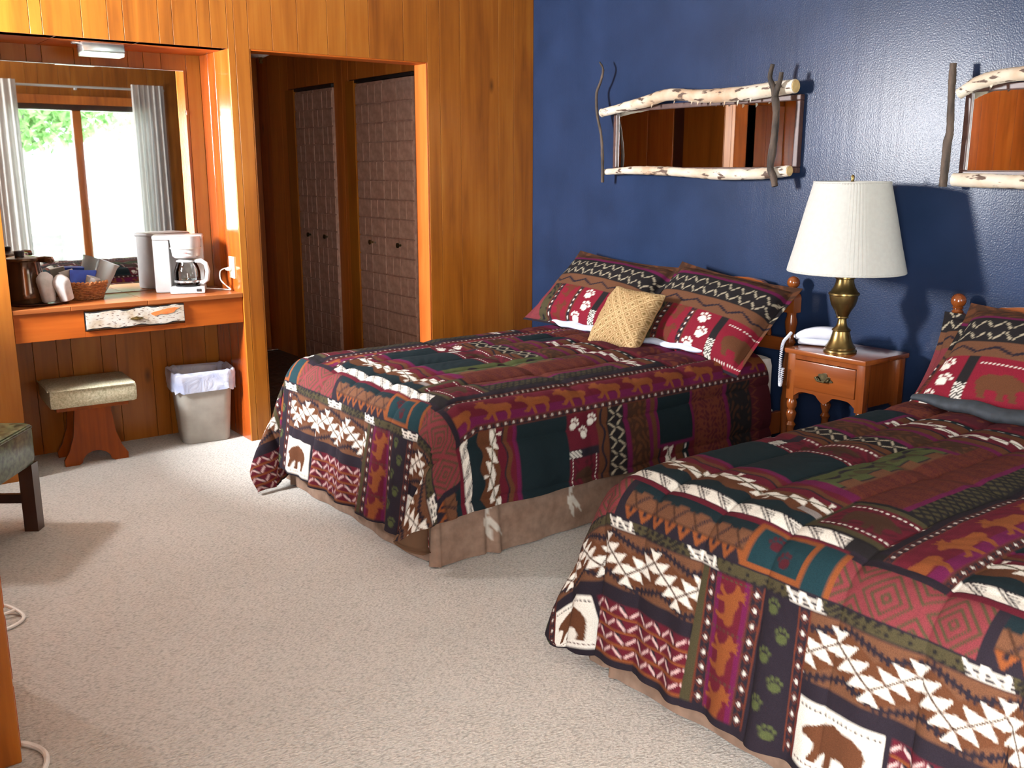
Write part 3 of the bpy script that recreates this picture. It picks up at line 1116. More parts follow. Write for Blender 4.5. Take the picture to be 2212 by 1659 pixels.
    r = (s >= 2.0) & (s < 2.122) & (b >= .42) & (b < .60)
    cv.p(r, 'orange')
    r2 = r & (b > .437) & (b < .585) & (s < 2.110) & (s > 2.014)
    cv.p(r2, 'teal')
    r = (s >= 2.0) & (s < 2.122) & (b >= .60) & (b < .675)
    cv.p(r, 'teal')
    cv.p(r & (b > .662), 'orange')
    r = (s >= 2.012) & (s < 2.122) & (b >= .675) & (b < 1.02)
    diamonds(cv, r, b + .02, s - 2.0, .15, 'pink', 'olive')
    cv.p((s >= 2.012) & (s < 2.122) & (b >= 1.02), 'navy')
    for (pb, ps) in ((.49, 2.045), (.535, 2.080)):
        cv.p(r2 & paw(b, -s, pb, -ps, .024, .4), 'wine')

    # ---------------- foot band with small white blocks
    r = (s >= 2.122) & (s < 2.160)
    cv.p(r, 'navy')
    r2 = r & (s > 2.127) & (s < 2.155)
    speckle(cv, r2, t, s, 'olive', 'dark', 6, 130)
    vv = (s - 2.127) / .028
    for c0 in (.175, .478, .792):
        bb = ((t - c0 + .5225) % PER) - .5225 + (.5 - vv) * .018
        w = r2 & (np.abs(bb) < .048)
        cv.p(w, 'white')
        f = saw(bb + .048, .048)
        cv.p(w & (np.abs(f - .5) < .34 * (1 - vv)) & (saw(s, .0095) < .6), 'navy')
        cv.p(w & (np.minimum(f, 1 - f) < .34 * vv - .06) & (saw(s, .0095) < .6), 'navy')
    # ---------------- hanging panels
    ft = s >= 2.160
    m = (t + .23) % PER
    pa = ft & (m < .71)
    cv.p(pa, 'brown')
    u = (s - 2.160) / .160
    ar = pa & (u < 1)
    cv.p(ar & (np.abs(s - 2.240 - (tri(t + .06, .19) - .5) * .05) < .052), 'brown2')
    stairline(cv, ar, t + .03, s - 2.184, .19, .014)
    stairline(cv, ar, t + .03, s - 2.298, .19, .014)
    arrows(cv, ar, t + .06, s - 2.241, .19, .033, .041, 'choc')
    cv.p(pa & (s >= 2.318) & (s < 2.362), 'navy')
    low = pa & (s >= 2.362) & (s < 2.520)
    cv.p(low, 'maroon')
    # bear on white
    r = low & (m > .005) & (m < .215)
    cv.p(r, 'white')
    cv.p(r & shape_in(.22 - m, -s, BEAR, .035, .195, -2.497, -2.388), 'brown2')
    dash(cv, r, m, s, 2.378, .012, .0028, 'navy')
    dash(cv, r, m, s, 2.508, .012, .0028, 'wine')
    cv.p(low & (m >= .215) & (m < .232), 'navy')
    # wine zigzag rows between orange lines
    r = low & (m >= .232)
    for k in range(4):
        z0 = 2.364 + k * .039
        rr = r & (s >= z0) & (s < z0 + .039)
        f = saw(m, .064)
        cv.p(rr & (np.abs(f - .14 - (s - z0) / .039 * .38) < .10), 'navy')
        vava(cv, rr, m, s - z0 - .003, .027, .064, 'pale', .0036)
        cv.p(rr & (s > z0 + .031), 'orange')
    cv.p(ft & (s >= 2.520), 'navy')
    # upright strips
    stp = ft & (m >= .71) & (s < 2.520)
    q = m - .71
    cv.p(stp & (q < .022), 'olive')
    dots_line(cv, stp & (q >= .022) & (q < .055), s, q - .0385, .040, .032)
    r = stp & (q >= .055) & (q < .157)
    cv.p(r, 'magenta')
    cv.p(r & (np.abs(q - .106) < .036), 'maroon')
    k = .130
    sf = ((s - 2.165) % k) / k
    cv.p(r & inpoly(1 - sf * 1.08, (q - .060) / .092, MOOSE), 'orange')
    cv.p(r & (((s - 2.166) % k) < .005) & (saw(q, .014) < .5), 'olive')
    dots_line(cv, stp & (q >= .157) & (q < .195), s, q - .176, .040, .034)
    r = stp & (q >= .195) & (q < .302)
    cv.p(r, 'navy')
    for k2 in range(6):
        cy = 2.19 + k2 * .06
        cx = .230 + .036 * (k2 % 2)
        cv.p(r & paw(q, -s, cx, -cy, .022, 0), 'green')
    dots_line(cv, stp & (q >= .302), s, q - .3185, .040, .032)
    return cv.c


def sham_print(u, v, shift=0.0):
    """u across in metres, v up in metres (0..0.56)"""
    cv = Canvas(u, v)
    x = u * .82 + shift
    cv.p(v > -1, 'maroon')
    speckle(cv, v > .475, x, v, 'choc', 'brown2', 3, 55)
    cv.p((v > .455) & (v <= .475), 'magenta')
    r = (v > .325) & (v <= .455)
    cv.p(r, 'dark')
    vava(cv, r, x, v - .336, .046, .058, 'bone', .0034)
    vava(cv, r, x + .02, v - .396, .046, .058, 'bone', .0034)
    r = (v > .245) & (v <= .325)
    cv.p(r, 'brown')
    cv.p(r & (np.abs(v - .285 - (tri(x, .11) - .5) * .030) < .006), 'navy')
    r = v <= .245
    k = x
    cv.p(r & (k < .10), 'pink')
    speckle(cv, r & (k >= .10) & (k < .155), x, v, 'olive', 'dark', 2, 70)
    dots_line(cv, r & (k >= .155) & (k < .185), v, k - .17, .034, .028)
    q = r & (k >= .185) & (k < .285)
    cv.p(q, 'red')
    cv.p(q & inpoly(((v - .03) % .13) / .12, (k - .195) / .08, MOOSE), 'rust')
    dots_line(cv, r & (k >= .285) & (k < .315), v, k - .30, .034, .028)
    q = r & (k >= .315) & (k < .43)
    cv.p(q, 'red')
    for (a, b, g) in ((.365, .205, -.3), (.385, .13, -.4), (.35, .06, .2)):
        cv.p(q & paw(k, v, a, b, .032, g), 'white')
    q = r & (k >= .43) & (k < .465)
    cv.p(q, 'dark')
    cv.p(q & (v < .12) & (saw(v + k, .016) < .5), 'white')
    q = r & (k >= .465)
    cv.p(q, 'red')
    cv.p(q & shape_in(k, v, BEAR, .490, .645, .070, .180), 'brown2')
    dash(cv, q & (k > .48) & (k < .68), k, v, .215, .012, .003)
    dash(cv, q & (k > .48) & (k < .68), k, v, .040, .012, .003)
    cv.p(r & (k >= .735), 'wine')
    cv.p(r & (v < .015), 'navy')
    return cv.c


def set_print(me, rgb):
    a = me.color_attributes.new('print', 'FLOAT_COLOR', 'POINT')
    d = np.ones((len(me.vertices), 4), np.float32)
    d[:, :3] = rgb.reshape(-1, 3)
    a.data.foreach_set('color', d.ravel())


def grid_mesh(name, G):
    """fast mesh from (n, m, 3) grid"""
    n, m = G.shape[:2]
    idx = np.arange(n * m).reshape(n, m)
    q = np.stack([idx[:-1, :-1], idx[1:, :-1], idx[1:, 1:], idx[:-1, 1:]], -1).reshape(-1, 4)
    me = bpy.data.meshes.new(name)
    me.vertices.add(n * m)
    me.vertices.foreach_set('co', G.reshape(-1).astype(np.float32))
    me.loops.add(len(q) * 4)
    me.loops.foreach_set('vertex_index', q.reshape(-1).astype(np.int32))
    me.polygons.add(len(q))
    me.polygons.foreach_set('loop_start', np.arange(0, len(q) * 4, 4, dtype=np.int32))
    me.update(calc_edges=True)
    me.polygons.foreach_set('use_smooth', np.ones(len(q), bool))
    return me


def supersample(fn, s, t, hs, ht):
    acc = 0
    for a in (-.25, .25):
        for b in (-.25, .25):
            acc = acc + fn(s + a * hs, t + b * ht)
    return acc / 4


# ================================================================== BEDS
BW, BX = 1.41, -2.09
RR = .15
ZT = .60


def interp(x, xs, ys):
    """smooth (pchip-like) interpolation through control points"""
    xs, ys = np.array(xs, float), np.array(ys, float)
    x = np.clip(x, xs[0], xs[-1])
    i = np.clip(np.searchsorted(xs, x, side='right') - 1, 0, len(xs) - 2)
    u = (x - xs[i]) / (xs[i + 1] - xs[i])
    u = u * u * (3 - 2 * u)
    return ys[i] + (ys[i + 1] - ys[i]) * u


def drape(s, t, foot_len, side_len, cornerL, cornerR, seed, t_edge=(0, BW), rcap=(9, 9)):
    """position of coverlet point (s from the headboard, t across); local frame: x=-s, y=-t from the bed's left top edge"""
    se = -BX - RR
    tl, tr = t_edge[0] + RR, t_edge[1] - RR
    ds = np.maximum(0, s - se)
    dl = np.maximum(0, tl - t)
    dr = np.maximum(0, t - tr)
    d = np.maximum(dl, dr)
    right = dr > 0
    r = np.sqrt(ds ** 2 + d ** 2)
    phi = np.degrees(np.arctan2(d, ds + 1e-9))
    phi = np.where(r < 1e-6, 0, phi)
    # rounded corners of the cloth
    both = (ds > 0) & (d > 0)
    cap = np.where(right, rcap[1], rcap[0])
    r = np.where(both & (r > cap), cap + (r - cap) * .18, r)
    A = np.where(right, interp(phi, *cornerR[0]), interp(phi, *cornerL[0]))
    al = np.where(right, interp(phi, *cornerR[1]), interp(phi, *cornerL[1]))
    # gentle waves where the cloth hangs straight
    wf = 2.4 * np.sin(t * 2 * PI / .235 + seed) + 1.6 * np.sin(t * 2 * PI / .13 + 2 * seed)
    ws = 2.2 * np.sin(s * 2 * PI / .52 + seed) + 1.5 * np.sin(s * 2 * PI / .27 + seed)
    only_f = (d <= 0) & (ds > 0)
    only_s = (ds <= 0) & (d > 0)
    fade_f = np.clip(np.minimum(t - tl, tr - t) / .15, 0, 1)
    fade_s = np.clip((se - s) / .15, 0, 1)
    al = al + np.where(only_f, wf * fade_f, 0) + np.where(only_s, ws * fade_s, 0)
    al = np.radians(al)
    A = np.radians(A)
    ph = np.radians(phi)
    th = PI / 2 - al * np.clip(np.cos(A - ph), 0, 1)
    arc = RR * th
    ra = np.minimum(r, arc)
    out = RR * np.sin(ra / RR)
    rest = np.maximum(r - arc, 0)
    cx = np.minimum(s, se)
    cy = np.clip(t, tl, tr)
    sgn = np.where(right, 1.0, -1.0)
    # the edge is rounded straight outwards; below it the cloth hangs in its fold direction
    # (azimuth 0 = towards the foot, 90 = straight out from the side)
    ox = out * np.cos(ph) + rest * np.sin(al) * np.cos(A)
    oy = (out * np.sin(ph) + rest * np.sin(al) * np.sin(A)) * sgn
    zz = ZT - RR * (1 - np.cos(ra / RR)) - rest * np.cos(al)
    low = np.maximum(0, .012 - zz)
    zz = np.maximum(zz, .012 + .004 * np.sin(s * 50))
    ox = ox + low * np.cos(A)
    oy = oy + low * np.sin(A) * sgn
    X = -(cx + ox)
    Y = -(cy + oy)
    # rounded, slightly domed mattress top
    ct = np.clip(t, 0, BW) / BW
    dome = .018 * np.sin(PI * ct) * np.clip(s / .3, 0, 1) * (r < 1e-6)
    zz = zz + dome * np.clip((np.minimum(np.minimum(t - tl, tr - t), se - s)) / .25, 0, 1)
    return np.stack([X, Y, zz], -1)


def coverlet(name, label, y0, toff, cornerL, cornerR, seed, h, foot_len=.60, side_len=.48, s0=.22, group='patchwork coverlets', tmax=None, seam0=.065, skew=0.0, rcap=(9, 9)):
    se = -BX - RR
    s = np.arange(s0, se + foot_len + h / 2, h)
    t = np.arange(RR - side_len, (BW - RR + side_len) if tmax is None else tmax, h)
    SS, TT = np.meshgrid(s, t, indexing='ij')
    # soft hem line: the drop on the side is a little uneven
    G = drape(SS, TT, foot_len, side_len, cornerL, cornerR, seed, rcap=rcap)
    # quilting: puffed channels along the bed with sunk seams, and small wrinkles
    du = np.gradient(G, axis=0)
    dv = np.gradient(G, axis=1)
    Nn = np.cross(du, dv)
    Nn /= np.linalg.norm(Nn, axis=-1, keepdims=True) + 1e-12
    Nn *= np.sign(Nn[..., 2:3] + 1e-3 * 0 + (Nn[..., 2:3] == 0))
    if Nn[len(s) // 3, len(t) // 2, 2] < 0:
        Nn = -Nn
    # consistent orientation (cross product keeps it); recompute sign from the centre only
    Nn2 = np.cross(du, dv)
    Nn2 /= np.linalg.norm(Nn2, axis=-1, keepdims=True) + 1e-12
    if Nn2[len(s) // 3, len(t) // 2, 2] < 0:
        Nn2 = -Nn2
    ch = np.abs(np.sin(PI * (TT - seam0 + .012 * np.sin(SS * 3.1 + seed)) / .205))
    puff = .019 * (ch ** .5 - .6)
    ch2 = np.abs(np.sin(PI * (SS - .12 + .02 * np.sin(TT * 4 + seed)) / .62))
    puff += .008 * (np.minimum(1, ch2 * 4) - .7)
    wr = .0016 * np.sin(SS * 17 + 6 * np.sin(TT * 7 + seed)) * np.sin(TT * 19 + 3 * np.sin(SS * 9 + seed))
    wr += .0007 * np.sin(SS * 67 + 9 * np.sin(TT * 13)) * np.sin(TT * 53 + 4 * np.sin(SS * 21))
    G = G + Nn2 * (puff + wr)[..., None]
    G[..., 2] = np.maximum(G[..., 2], .006)
    me = grid_mesh(name, G)
    set_print(me, supersample(lambda a, b: coverlet_print(a, b - toff - skew * np.clip((a - 1.9) / .22, 0, 1)), SS, TT, h, h))
    nz = np.zeros(len(me.polygons) * 3, np.float32)
    me.polygons.foreach_get('normal', nz)
    if nz[2::3].mean() < 0:
        me.flip_normals()
    o = link_mesh(name, me, M_cover, None, True, 180, (0, y0, 0))
    return tag(o, label, 'coverlet', None)


def post_profile(h):
    """turned bed post from the floor up to its ball finial; the square block is added apart"""
    return [(.020, 0), (.022, .05), (.018, .10), (.026, .16), (.018, .19), (.026, .30), (.028, .36), (.022, .42), (.030, .44), (.020, .46), (.027, .50), (.029, .54), (.021, .60), (.029, .615), (.020, .63), (.029, .645), (.019, .665),
            (.027, .72), (.030, .745), (.022, .775), (.024, .79)]


def make_bed(y0, label):
    t = thing('bed', label, 'bed', (0, y0, 0))
    MB().box(BX + .06, -.10, -BW + .06, -.06, .32, .575, .05).obj('mattress', M_mattress, t)
    MB().box(BX + .05, -.10, -BW + .05, -.05, .14, .315, .02).obj('box_spring', M_mattress, t)
    for (x, y) in ((-1.9, -.2), (-1.9, -BW + .2), (-.3, -.2), (-.3, -BW + .2)):
        MB().lathe([(.02, 0), (.026, .03), (.026, .14)], 12).obj('caster_leg', M_black, t, loc=(x, y, 0))
    # headboard
    hb = MB()
    ys = np.linspace(-.03, -BW + .03, 61)

    def topz(y):
        e = min(-y - .03, BW - .03 + y)
        return float(interp(np.array(e), [0, .035, .09, .16, .24, .5, BW / 2], [.868, .872, .892, .925, .934, .918, .905]))

    def botz(y):
        e = min(-y - .03, BW - .03 + y)
        return float(interp(np.array(e), [0, .04, .12, .22, .45, BW / 2], [.815, .812, .77, .735, .725, .720]))
    for a, b in zip(ys[:-1], ys[1:]):
        hb.add([(-.085, a, botz(a)), (-.085, b, botz(b)), (-.085, b, topz(b)), (-.085, a, topz(a)), (-.06, a, botz(a)), (-.06, b, botz(b)), (-.06, b, topz(b)), (-.06, a, topz(a))],
               [(0, 1, 2, 3), (7, 6, 5, 4), (3, 2, 6, 7), (0, 4, 5, 1)])
    head = hb.obj('headboard', M_maple_y, t, ang=50)
    MB().box(-.088, -.058, -BW + .03, -.03, .60, .665, .006).obj('rail', M_maple_y, head, smooth=False)
    for k in range(7):
        y = -.13 - k * (BW - .26) / 6
        MB().lathe([(.008, 0), (.013, .02), (.009, .04), (.013, .06), (.008, .09)], 12).obj('spindle', M_maple, head, loc=(-.072, y, .655))
    for y in (-.005, -BW + .005):
        p = MB().lathe(post_profile(0), 20)
        blk = MB()
        # square block with an arched top
        arch = [(-.030, 0), (.030, 0), (.030, .066)] + [(.030 * math.cos(a), .066 + .028 * math.sin(a)) for a in np.linspace(0, PI, 9)[1:-1]] + [(-.030, .066)]
        blk.prism(arch, 'x', -.028, .028)
        blk.v = [(a, b, c + .79) for a, b, c in blk.v]
        p.add(blk.v, blk.f)
        p.lathe([(.019, .880), (.024, .888), (.016, .897), (.024, .903), (.013, .910)], 20)
        p.lathe([(.012, .908)] + [(max(.0002, .030 * math.sin(a)), .932 - .030 * math.cos(a)) for a in np.linspace(.4, PI, 12)], 20)
        p.obj('bed_post', M_maple, t, loc=(-.072, y, 0))
    for y in (-.02, -BW + .02):
        MB().box(BX + .1, -.1, y - .011, y + .011, .20, .31, .004).obj('side_rail', M_maple, t, smooth=False)
    return t


def skirt_print(u, v):
    """u along, v height: brown suede with pale leaf sprays"""
    c = np.zeros(u.shape + (3,))
    n = .5 + .5 * np.sin(u * 17 + 2 * np.sin(v * 23)) * np.sin(v * 19 + 2 * np.sin(u * 11))
    c[:] = lin((112, 90, 76))
    c = c * (1 - .25 * n[..., None]) + lin((140, 122, 108)) * .25 * n[..., None]
    pale = lin((166, 160, 150))
    for k in range(int(np.floor(u.min() / .42)), int(np.ceil(u.max() / .42)) + 1):
        u0 = k * .42
        for (du_, v0, a, l) in ((.0, .10, 1.9, .055), (.02, .12, -.9, .06), (.0, .19, 1.4, .05), (.22, .24, -.6, .05), (.10, .22, .7, .04)):
            x, y = u - u0 - du_, v - v0
            p = x * math.cos(a) + y * math.sin(a)
            q = -x * math.sin(a) + y * math.cos(a)
            lf = (np.abs(p) < l) & (np.abs(q) < .011 * (1 - (p / l) ** 2))
            c[lf] = pale
    return c


def make_skirt(bed, seed):
    """pleated dust ruffle round foot and sides"""
    path = []
    yl, yr, xf = -.035, -BW + .035, BX + .025
    for x in np.linspace(-.15, xf, 200):
        path.append((x, yl, 0, 1))
    for y in np.linspace(yl, yr, 180)[1:-1]:
        path.append((xf, y, -1, 0))
    for x in np.linspace(xf, -.15, 220):
        path.append((x, yr, 0, -1))
    P = np.array(path)
    zs = np.linspace(.34, .006, 30)
    u = np.concatenate([[0], np.cumsum(np.linalg.norm(np.diff(P[:, :2], axis=0), axis=1))])
    G = np.zeros((len(P), len(zs), 3))
    for j, z in enumerate(zs):
        k = (.34 - z) / .34
        off = .002 + k * (.018 + .008 * np.sin(u * 9 + seed) + .004 * np.sin(u * 31))
        # box pleats near the corners
        for uc in (1.90 + .10, 1.90 + 1.34 - .03, 1.9 + 1.34 + .24):
            dd = (u - uc)
            off = off + k * .018 * (np.exp(-(dd / .012) ** 2) * -1 + np.exp(-((dd - .035) / .015) ** 2))
        G[:, j, 0] = P[:, 0] + P[:, 2] * off
        G[:, j, 1] = P[:, 1] + P[:, 3] * off
        G[:, j, 2] = z
    # soften the corner
    me = grid_mesh('bed_skirt', G)
    U, Z = np.meshgrid(u, zs, indexing='ij')
    set_print(me, skirt_print(U + seed, Z))
    link_mesh('bed_skirt', me, M_suede, bed, True, 180)


Y1, Y2 = -.68, -2.89
bed1 = make_bed(Y1, 'maple double bed beside the wood wall with a brass lamp at its near side')
bed2 = make_bed(Y2, 'maple double bed nearer the camera, at the right edge')
make_skirt(bed1, .3)
make_skirt(bed2, 1.1)

# corner folds: control points over the turn from the foot (0) to the side (90): azimuth and flare
cL1 = (([0, 12, 20, 32, 47, 61, 76, 90], [0, 0, -60, -45, -20, 10, 80, 90]), ([0, 12, 20, 32, 47, 61, 76, 90], [9, -5, 4, 20, 34, 24, 10, 8]))
cR1 = (([0, 18, 34, 47, 57, 67, 78, 90], [0, 30, 40, -14, 0, 14, 40, 90]), ([0, 18, 34, 47, 57, 67, 78, 90], [9, 3, 4, 27, 27, 20, 12, 8]))
cL2 = (([0, 10, 15, 27, 48, 66, 80, 90], [0, 20, 30, 48, 46, 70, 84, 90]), ([0, 10, 15, 27, 48, 66, 80, 90], [9, 0, 0, 15, 22, 15, 10, 8]))
cR2 = (([0, 30, 46, 62, 90], [0, 20, 45, 70, 90]), ([0, 30, 46, 62, 90], [9, 14, 26, 14, 10]))
coverlet('coverlet', 'patchwork coverlet on the bed beside the wood wall, one corner trailing on the carpet', Y1, .37, cL1, cR1, .7, .0050, foot_len=.59, skew=.08, rcap=(.76, .60))
coverlet('coverlet', 'patchwork coverlet in the right foreground with a bear patch at its lower corner', Y2, .0, cL2, cR2, 2.1, .0043, foot_len=.60, tmax=1.60, rcap=(.65, .60))


# ------------------------------------------------------------------ pillows
def pillow_grid(w, h, th, n=90, m=70, flange=.0, sag=0.0, seed=0.0):
    """two-sided cushion: returns closed grid (front then back) in local x (across), y (up), z (out)"""
    u = np.linspace(-1, 1, n)
    v = np.linspace(-1, 1, m)
    U, V = np.meshgrid(u, v, indexing='ij')
    fx = 1 - flange / (w / 2)
    fy = 1 - flange / (h / 2)
    a = np.clip(1 - np.abs(U / fx) ** 2.6, 0, 1)
    b = np.clip(1 - np.abs(V / fy) ** 2.6, 0, 1)
    z = th / 2 * (a * b) ** .42
    # corners stand out, sides pull in
    X = U * w / 2 * (1 - .055 * (1 - np.abs(U) ** 2 * 0) * (1 - V ** 2) * np.abs(U) ** 3)
    Y = V * h / 2 * (1 - .075 * (1 - U ** 2) * np.abs(V) ** 3)
    wr = .006 * np.sin(U * 9 + 4 * V + seed) * np.sin(V * 7 - 3 * U + seed * 2) * np.abs(U * V) ** .3
    z = z + wr * (z > 1e-6)
    return U, V, X, Y, z


def pillow(name, label, center, across, up, w, h, th, printer, mat, flange=.0, seed=0.0, bend=0.0, cat='pillow', n=110, m=84, group=None, back=None, slump=0.0):
    U, V, X, Y, z = pillow_grid(w, h, th, n, m, flange, 0, seed)
    ex = Vector(across).normalized()
    ey = Vector(up)
    ey = (ey - ex * ey.dot(ex)).normalized()
    ez = ex.cross(ey)
    O = Vector(center)
    zb = bend * (1 - V) ** 2 * .25 + slump * (U ** 2)

    def place(X, Y, Z):
        return (np.array(O)[None, None] + X[..., None] * np.array(ex) + Y[..., None] * np.array(ey) + Z[..., None] * np.array(ez))
    F = place(X, Y, z + zb)
    Bk = place(X, Y, -z * .8 + zb - 1e-4)[::-1]
    G = np.concatenate([F, Bk], 0)
    me = grid_mesh(name, G)
    rgbF = printer((U + 1) * w / 2, (V + 1) * h / 2)
    rgbB = (back if back is not None else rgbF[::-1] * 0 + C['navy'])
    if not hasattr(rgbB, 'shape') or rgbB.shape != rgbF.shape:
        rgbB = np.broadcast_to(rgbB, rgbF.shape)
    set_print(me, np.concatenate([rgbF, rgbB], 0))
    o = link_mesh(name, me, mat, None, True, 180)
    return tag(o, label, cat, group)


def tan_print(u, v):
    cv = Canvas(u, v)
    cv.p(u > -1, lin((124, 98, 68)))
    per = .055
    a = np.abs(((u / per) % 1) - .5) * 2
    b = np.abs(((v / (per * 1.0)) % 1) - .5) * 2
    g = a + b
    g = np.minimum(g, 2 - g)
    cream = lin((158, 136, 100))
    cv.p((np.abs(g - 1.0) < .10) | (np.abs(g - .52) < .09), cream)
    cv.p((g > .66) & (g < .84), lin((112, 84, 50)))
    cv.p(g < .24, lin((96, 78, 42)))
    return cv.c


pillow('pillow_sham', 'patterned pillow sham leaning in the corner by the wood wall', (-.315, -1.00, .775), (.02, -1, -.05), (.40, .02, .38), .80, .56, .20, lambda u, v: sham_print(u, v), M_print, .035, .4, .02)
pillow('pillow_sham', 'patterned pillow sham on the nightstand side of the far bed', (-.325, -1.79, .755), (.04, -1, -.10), (.36, .06, .36), .74, .56, .20, lambda u, v: sham_print(u, v, .0), M_print, .035, 1.7, .02)
bear_sham = pillow('pillow_sham', 'patterned pillow sham showing a bear and paw prints on the near bed', (-.36, -3.40, .745), (.05, -1, -.02), (.40, .02, .34), .80, .58, .20, lambda u, v: sham_print(u, v, .30), M_print, .035, 2.6, .02)
pillow('pillow', 'dark brown pillow tip peeping out behind the bear sham', (-.22, -3.25, .72), (.05, -1, .02), (.25, 0, .40), .74, .42, .12, lambda u, v: sham_print(u, v), M_print, .03, 3.6, .02)
pillow('throw_pillow', 'small tan throw pillow woven with diamonds, leaning on the shams', (-.595, -1.50, .735), (.06, -1, -.05), (.36, .22, .52), .33, .33, .13, tan_print, M_tan, .0, 1.0, .0, cat='cushion', n=80, m=80, back=lin((150, 120, 80)))


def sheet_fold(label, y0, y1, x, z):
    """white pillowcase edge peeping out under the sham"""
    n, m = 40, 14
    u = np.linspace(0, 1, n)
    a = np.linspace(0, 2 * PI, m)
    U, Aa = np.meshgrid(u, a, indexing='ij')
    k = np.sin(PI * np.clip(U, .02, .98)) ** .35
    G = np.stack([x + .09 * k * np.cos(Aa) + .01 * np.sin(U * 14), y0 + (y1 - y0) * U, z + .022 * k * np.sin(Aa) + .004 * np.sin(U * 20)], -1)
    me = grid_mesh('sleeping_pillow', G)
    tag(link_mesh('sleeping_pillow', me, M_sheet, None, True, 180), label, 'pillow')


sheet_fold('white pillowcase edge under the sham by the wood wall', -.80, -1.34, -.47, .632)
sheet_fold('white pillowcase edge under the sham nearer the nightstand', -1.42, -1.98, -.47, .632)

n_ = 40
u_ = np.linspace(0, 1, n_)
a_ = np.linspace(0, 2 * PI, 16)
U_, A_ = np.meshgrid(u_, a_, indexing='ij')
k_ = np.sin(PI * np.clip(U_, .02, .98)) ** .3
rollG = np.stack([-.63 + .05 * k_ * np.cos(A_) + .01 * np.sin(U_ * 9), -3.06 - .72 * U_, .640 + .026 * k_ * np.sin(A_) + .004 * np.sin(U_ * 25)], -1)
roll_me = grid_mesh('sham_border', rollG)
M_navy_cloth = noisy('navy_cloth', L4(28, 34, 40), L4(40, 46, 54), 30, .8, bump=.003, bscale=20)
link_mesh('sham_border', roll_me, M_navy_cloth, bear_sham, True, 180)

# ================================================================== NIGHTSTAND, LAMP, TELEPHONE
ns = thing('nightstand', 'small maple nightstand with one drawer between the two beds', 'nightstand', (-.37, -2.30, 0))
# local: x 0 front .. .29 back, y 0 .. -.39
NW, NDp, NT = .39, .30, .685
MB().box(-.015, NDp + .01, -NW - .008, .008, NT - .022, NT, .006).obj('tabletop', M_maple_y, ns)
case = MB().box(.012, NDp, -NW + .02, -NW + .032, .47, NT - .022, .002).box(.012, NDp, -.032, -.02, .47, NT - .022, .002).box(NDp - .012, NDp, -NW + .02, -.02, .47, NT - .022, .002)
case.box(.004, .03, -NW + .02, -.02, NT - .045, NT - .022, .002)
case.obj('case', M_maple, ns, smooth=False)
# scalloped apron under the drawer
ap = [(-.03, .512)] + [(-.03 - k * (NW - .06) / 24, .497 - .028 * math.cos(2 * PI * k / 24) ** 6 - .006 * (abs(k - 12) < 3)) for k in range(25)] + [(-NW + .03, .512)]
MB().prism(ap, 'x', .004, .018).obj('apron', M_maple_y, ns, smooth=False)
dr = MB().box(-.004, .02, -NW + .042, -.042, .512, NT - .047, .005).obj('drawer', M_maple_y, ns)
pl = []
for k in range(40):
    a = 2 * PI * k / 40
    r = 1 + .22 * math.cos(3 * a + PI / 2) + .12 * math.cos(7 * a)
    pl.append((-NW / 2 + .040 * math.cos(a) * r, .578 + .019 * math.sin(a) * r))
MB().prism(pl, 'x', -.008, -.003).obj('pull_plate', M_darkbrass, dr)
MB().tube([(-.008, -NW / 2 + .026, .582), (-.02, -NW / 2 + .026, .580), (-.024, -NW / 2 + .015, .566), (-.024, -NW / 2 - .015, .566), (-.02, -NW / 2 - .026, .580), (-.008, -NW / 2 - .026, .582)], .0035, 8).obj('drawer_pull', M_darkbrass, dr)
for (x, y) in ((.022, -.022), (.022, -NW + .022), (NDp - .022, -.022), (NDp - .022, -NW + .022)):
    lg = MB().box(x - .02, x + .02, y - .02, y + .02, .455, NT - .022, .003)
    lg.lathe([(.012, 0), (.016, .02), (.012, .05), (.018, .12), (.021, .24), (.016, .32), (.024, .335), (.014, .35), (.022, .375), (.024, .39), (.015, .405), (.023, .42), (.023, .44), (.016, .456)], 16, (x, y, 0))
    lg.obj('leg', M_maple, ns)

LX, LY, LZ = -.285, -2.505, NT
lamp = thing('table_lamp', 'brass table lamp with a pleated cream shade on the nightstand', 'lamp', (LX, LY, LZ))
MB().lathe([(.0001, 0), (.068, 0), (.070, .006), (.068, .012), (.062, .016), (.063, .024), (.055, .034), (.045, .055), (.038, .080), (.036, .092), (.040, .096), (.038, .100), (.024, .112), (.019, .130), (.018, .145), (.026, .150),
           (.024, .156), (.034, .178), (.050, .205), (.057, .230), (.059, .245), (.064, .249), (.064, .256), (.056, .262), (.044, .282), (.038, .300), (.036, .314), (.042, .318), (.042, .328), (.034, .334), (.026, .352), (.020, .372), (.018, .380), (.026, .388), (.024, .394), (.012, .40), (.010, .46), (.0001, .46)], 40).obj('brass_base', M_brass, lamp)
npl = 88
hS, r0, r1, zb = .375, .238, .152, .345
sh = MB()
n = npl * 2
ring = []
for (r, z) in ((r0, zb), (r0 * .999, zb + .012), ((r0 * .7 + r1 * .3), zb + hS * .3), ((r0 * .35 + r1 * .65), zb + hS * .65), (r1 * 1.005, zb + hS - .012), (r1, zb + hS)):
    ring.append([((r + (.0030 if k % 2 else -.0018)) * math.cos(2 * PI * k / n), (r + (.0030 if k % 2 else -.0018)) * math.sin(2 * PI * k / n), z) for k in range(n)])
inner = [[((r - .006) * math.cos(2 * PI * k / n), (r - .006) * math.sin(2 * PI * k / n), z) for k in range(n)] for r, z in ((r1, zb + hS), (r0, zb))]
allr = ring + inner
vs = [p for q in allr for p in q]
fs = [(i * n + k, i * n + (k + 1) % n, ((i + 1) % len(allr)) * n + (k + 1) % n, ((i + 1) % len(allr)) * n + k) for i in range(len(allr)) for k in range(n)]
shade = sh.add(vs, fs).obj('lamp_shade', M_shade, lamp, ang=80)
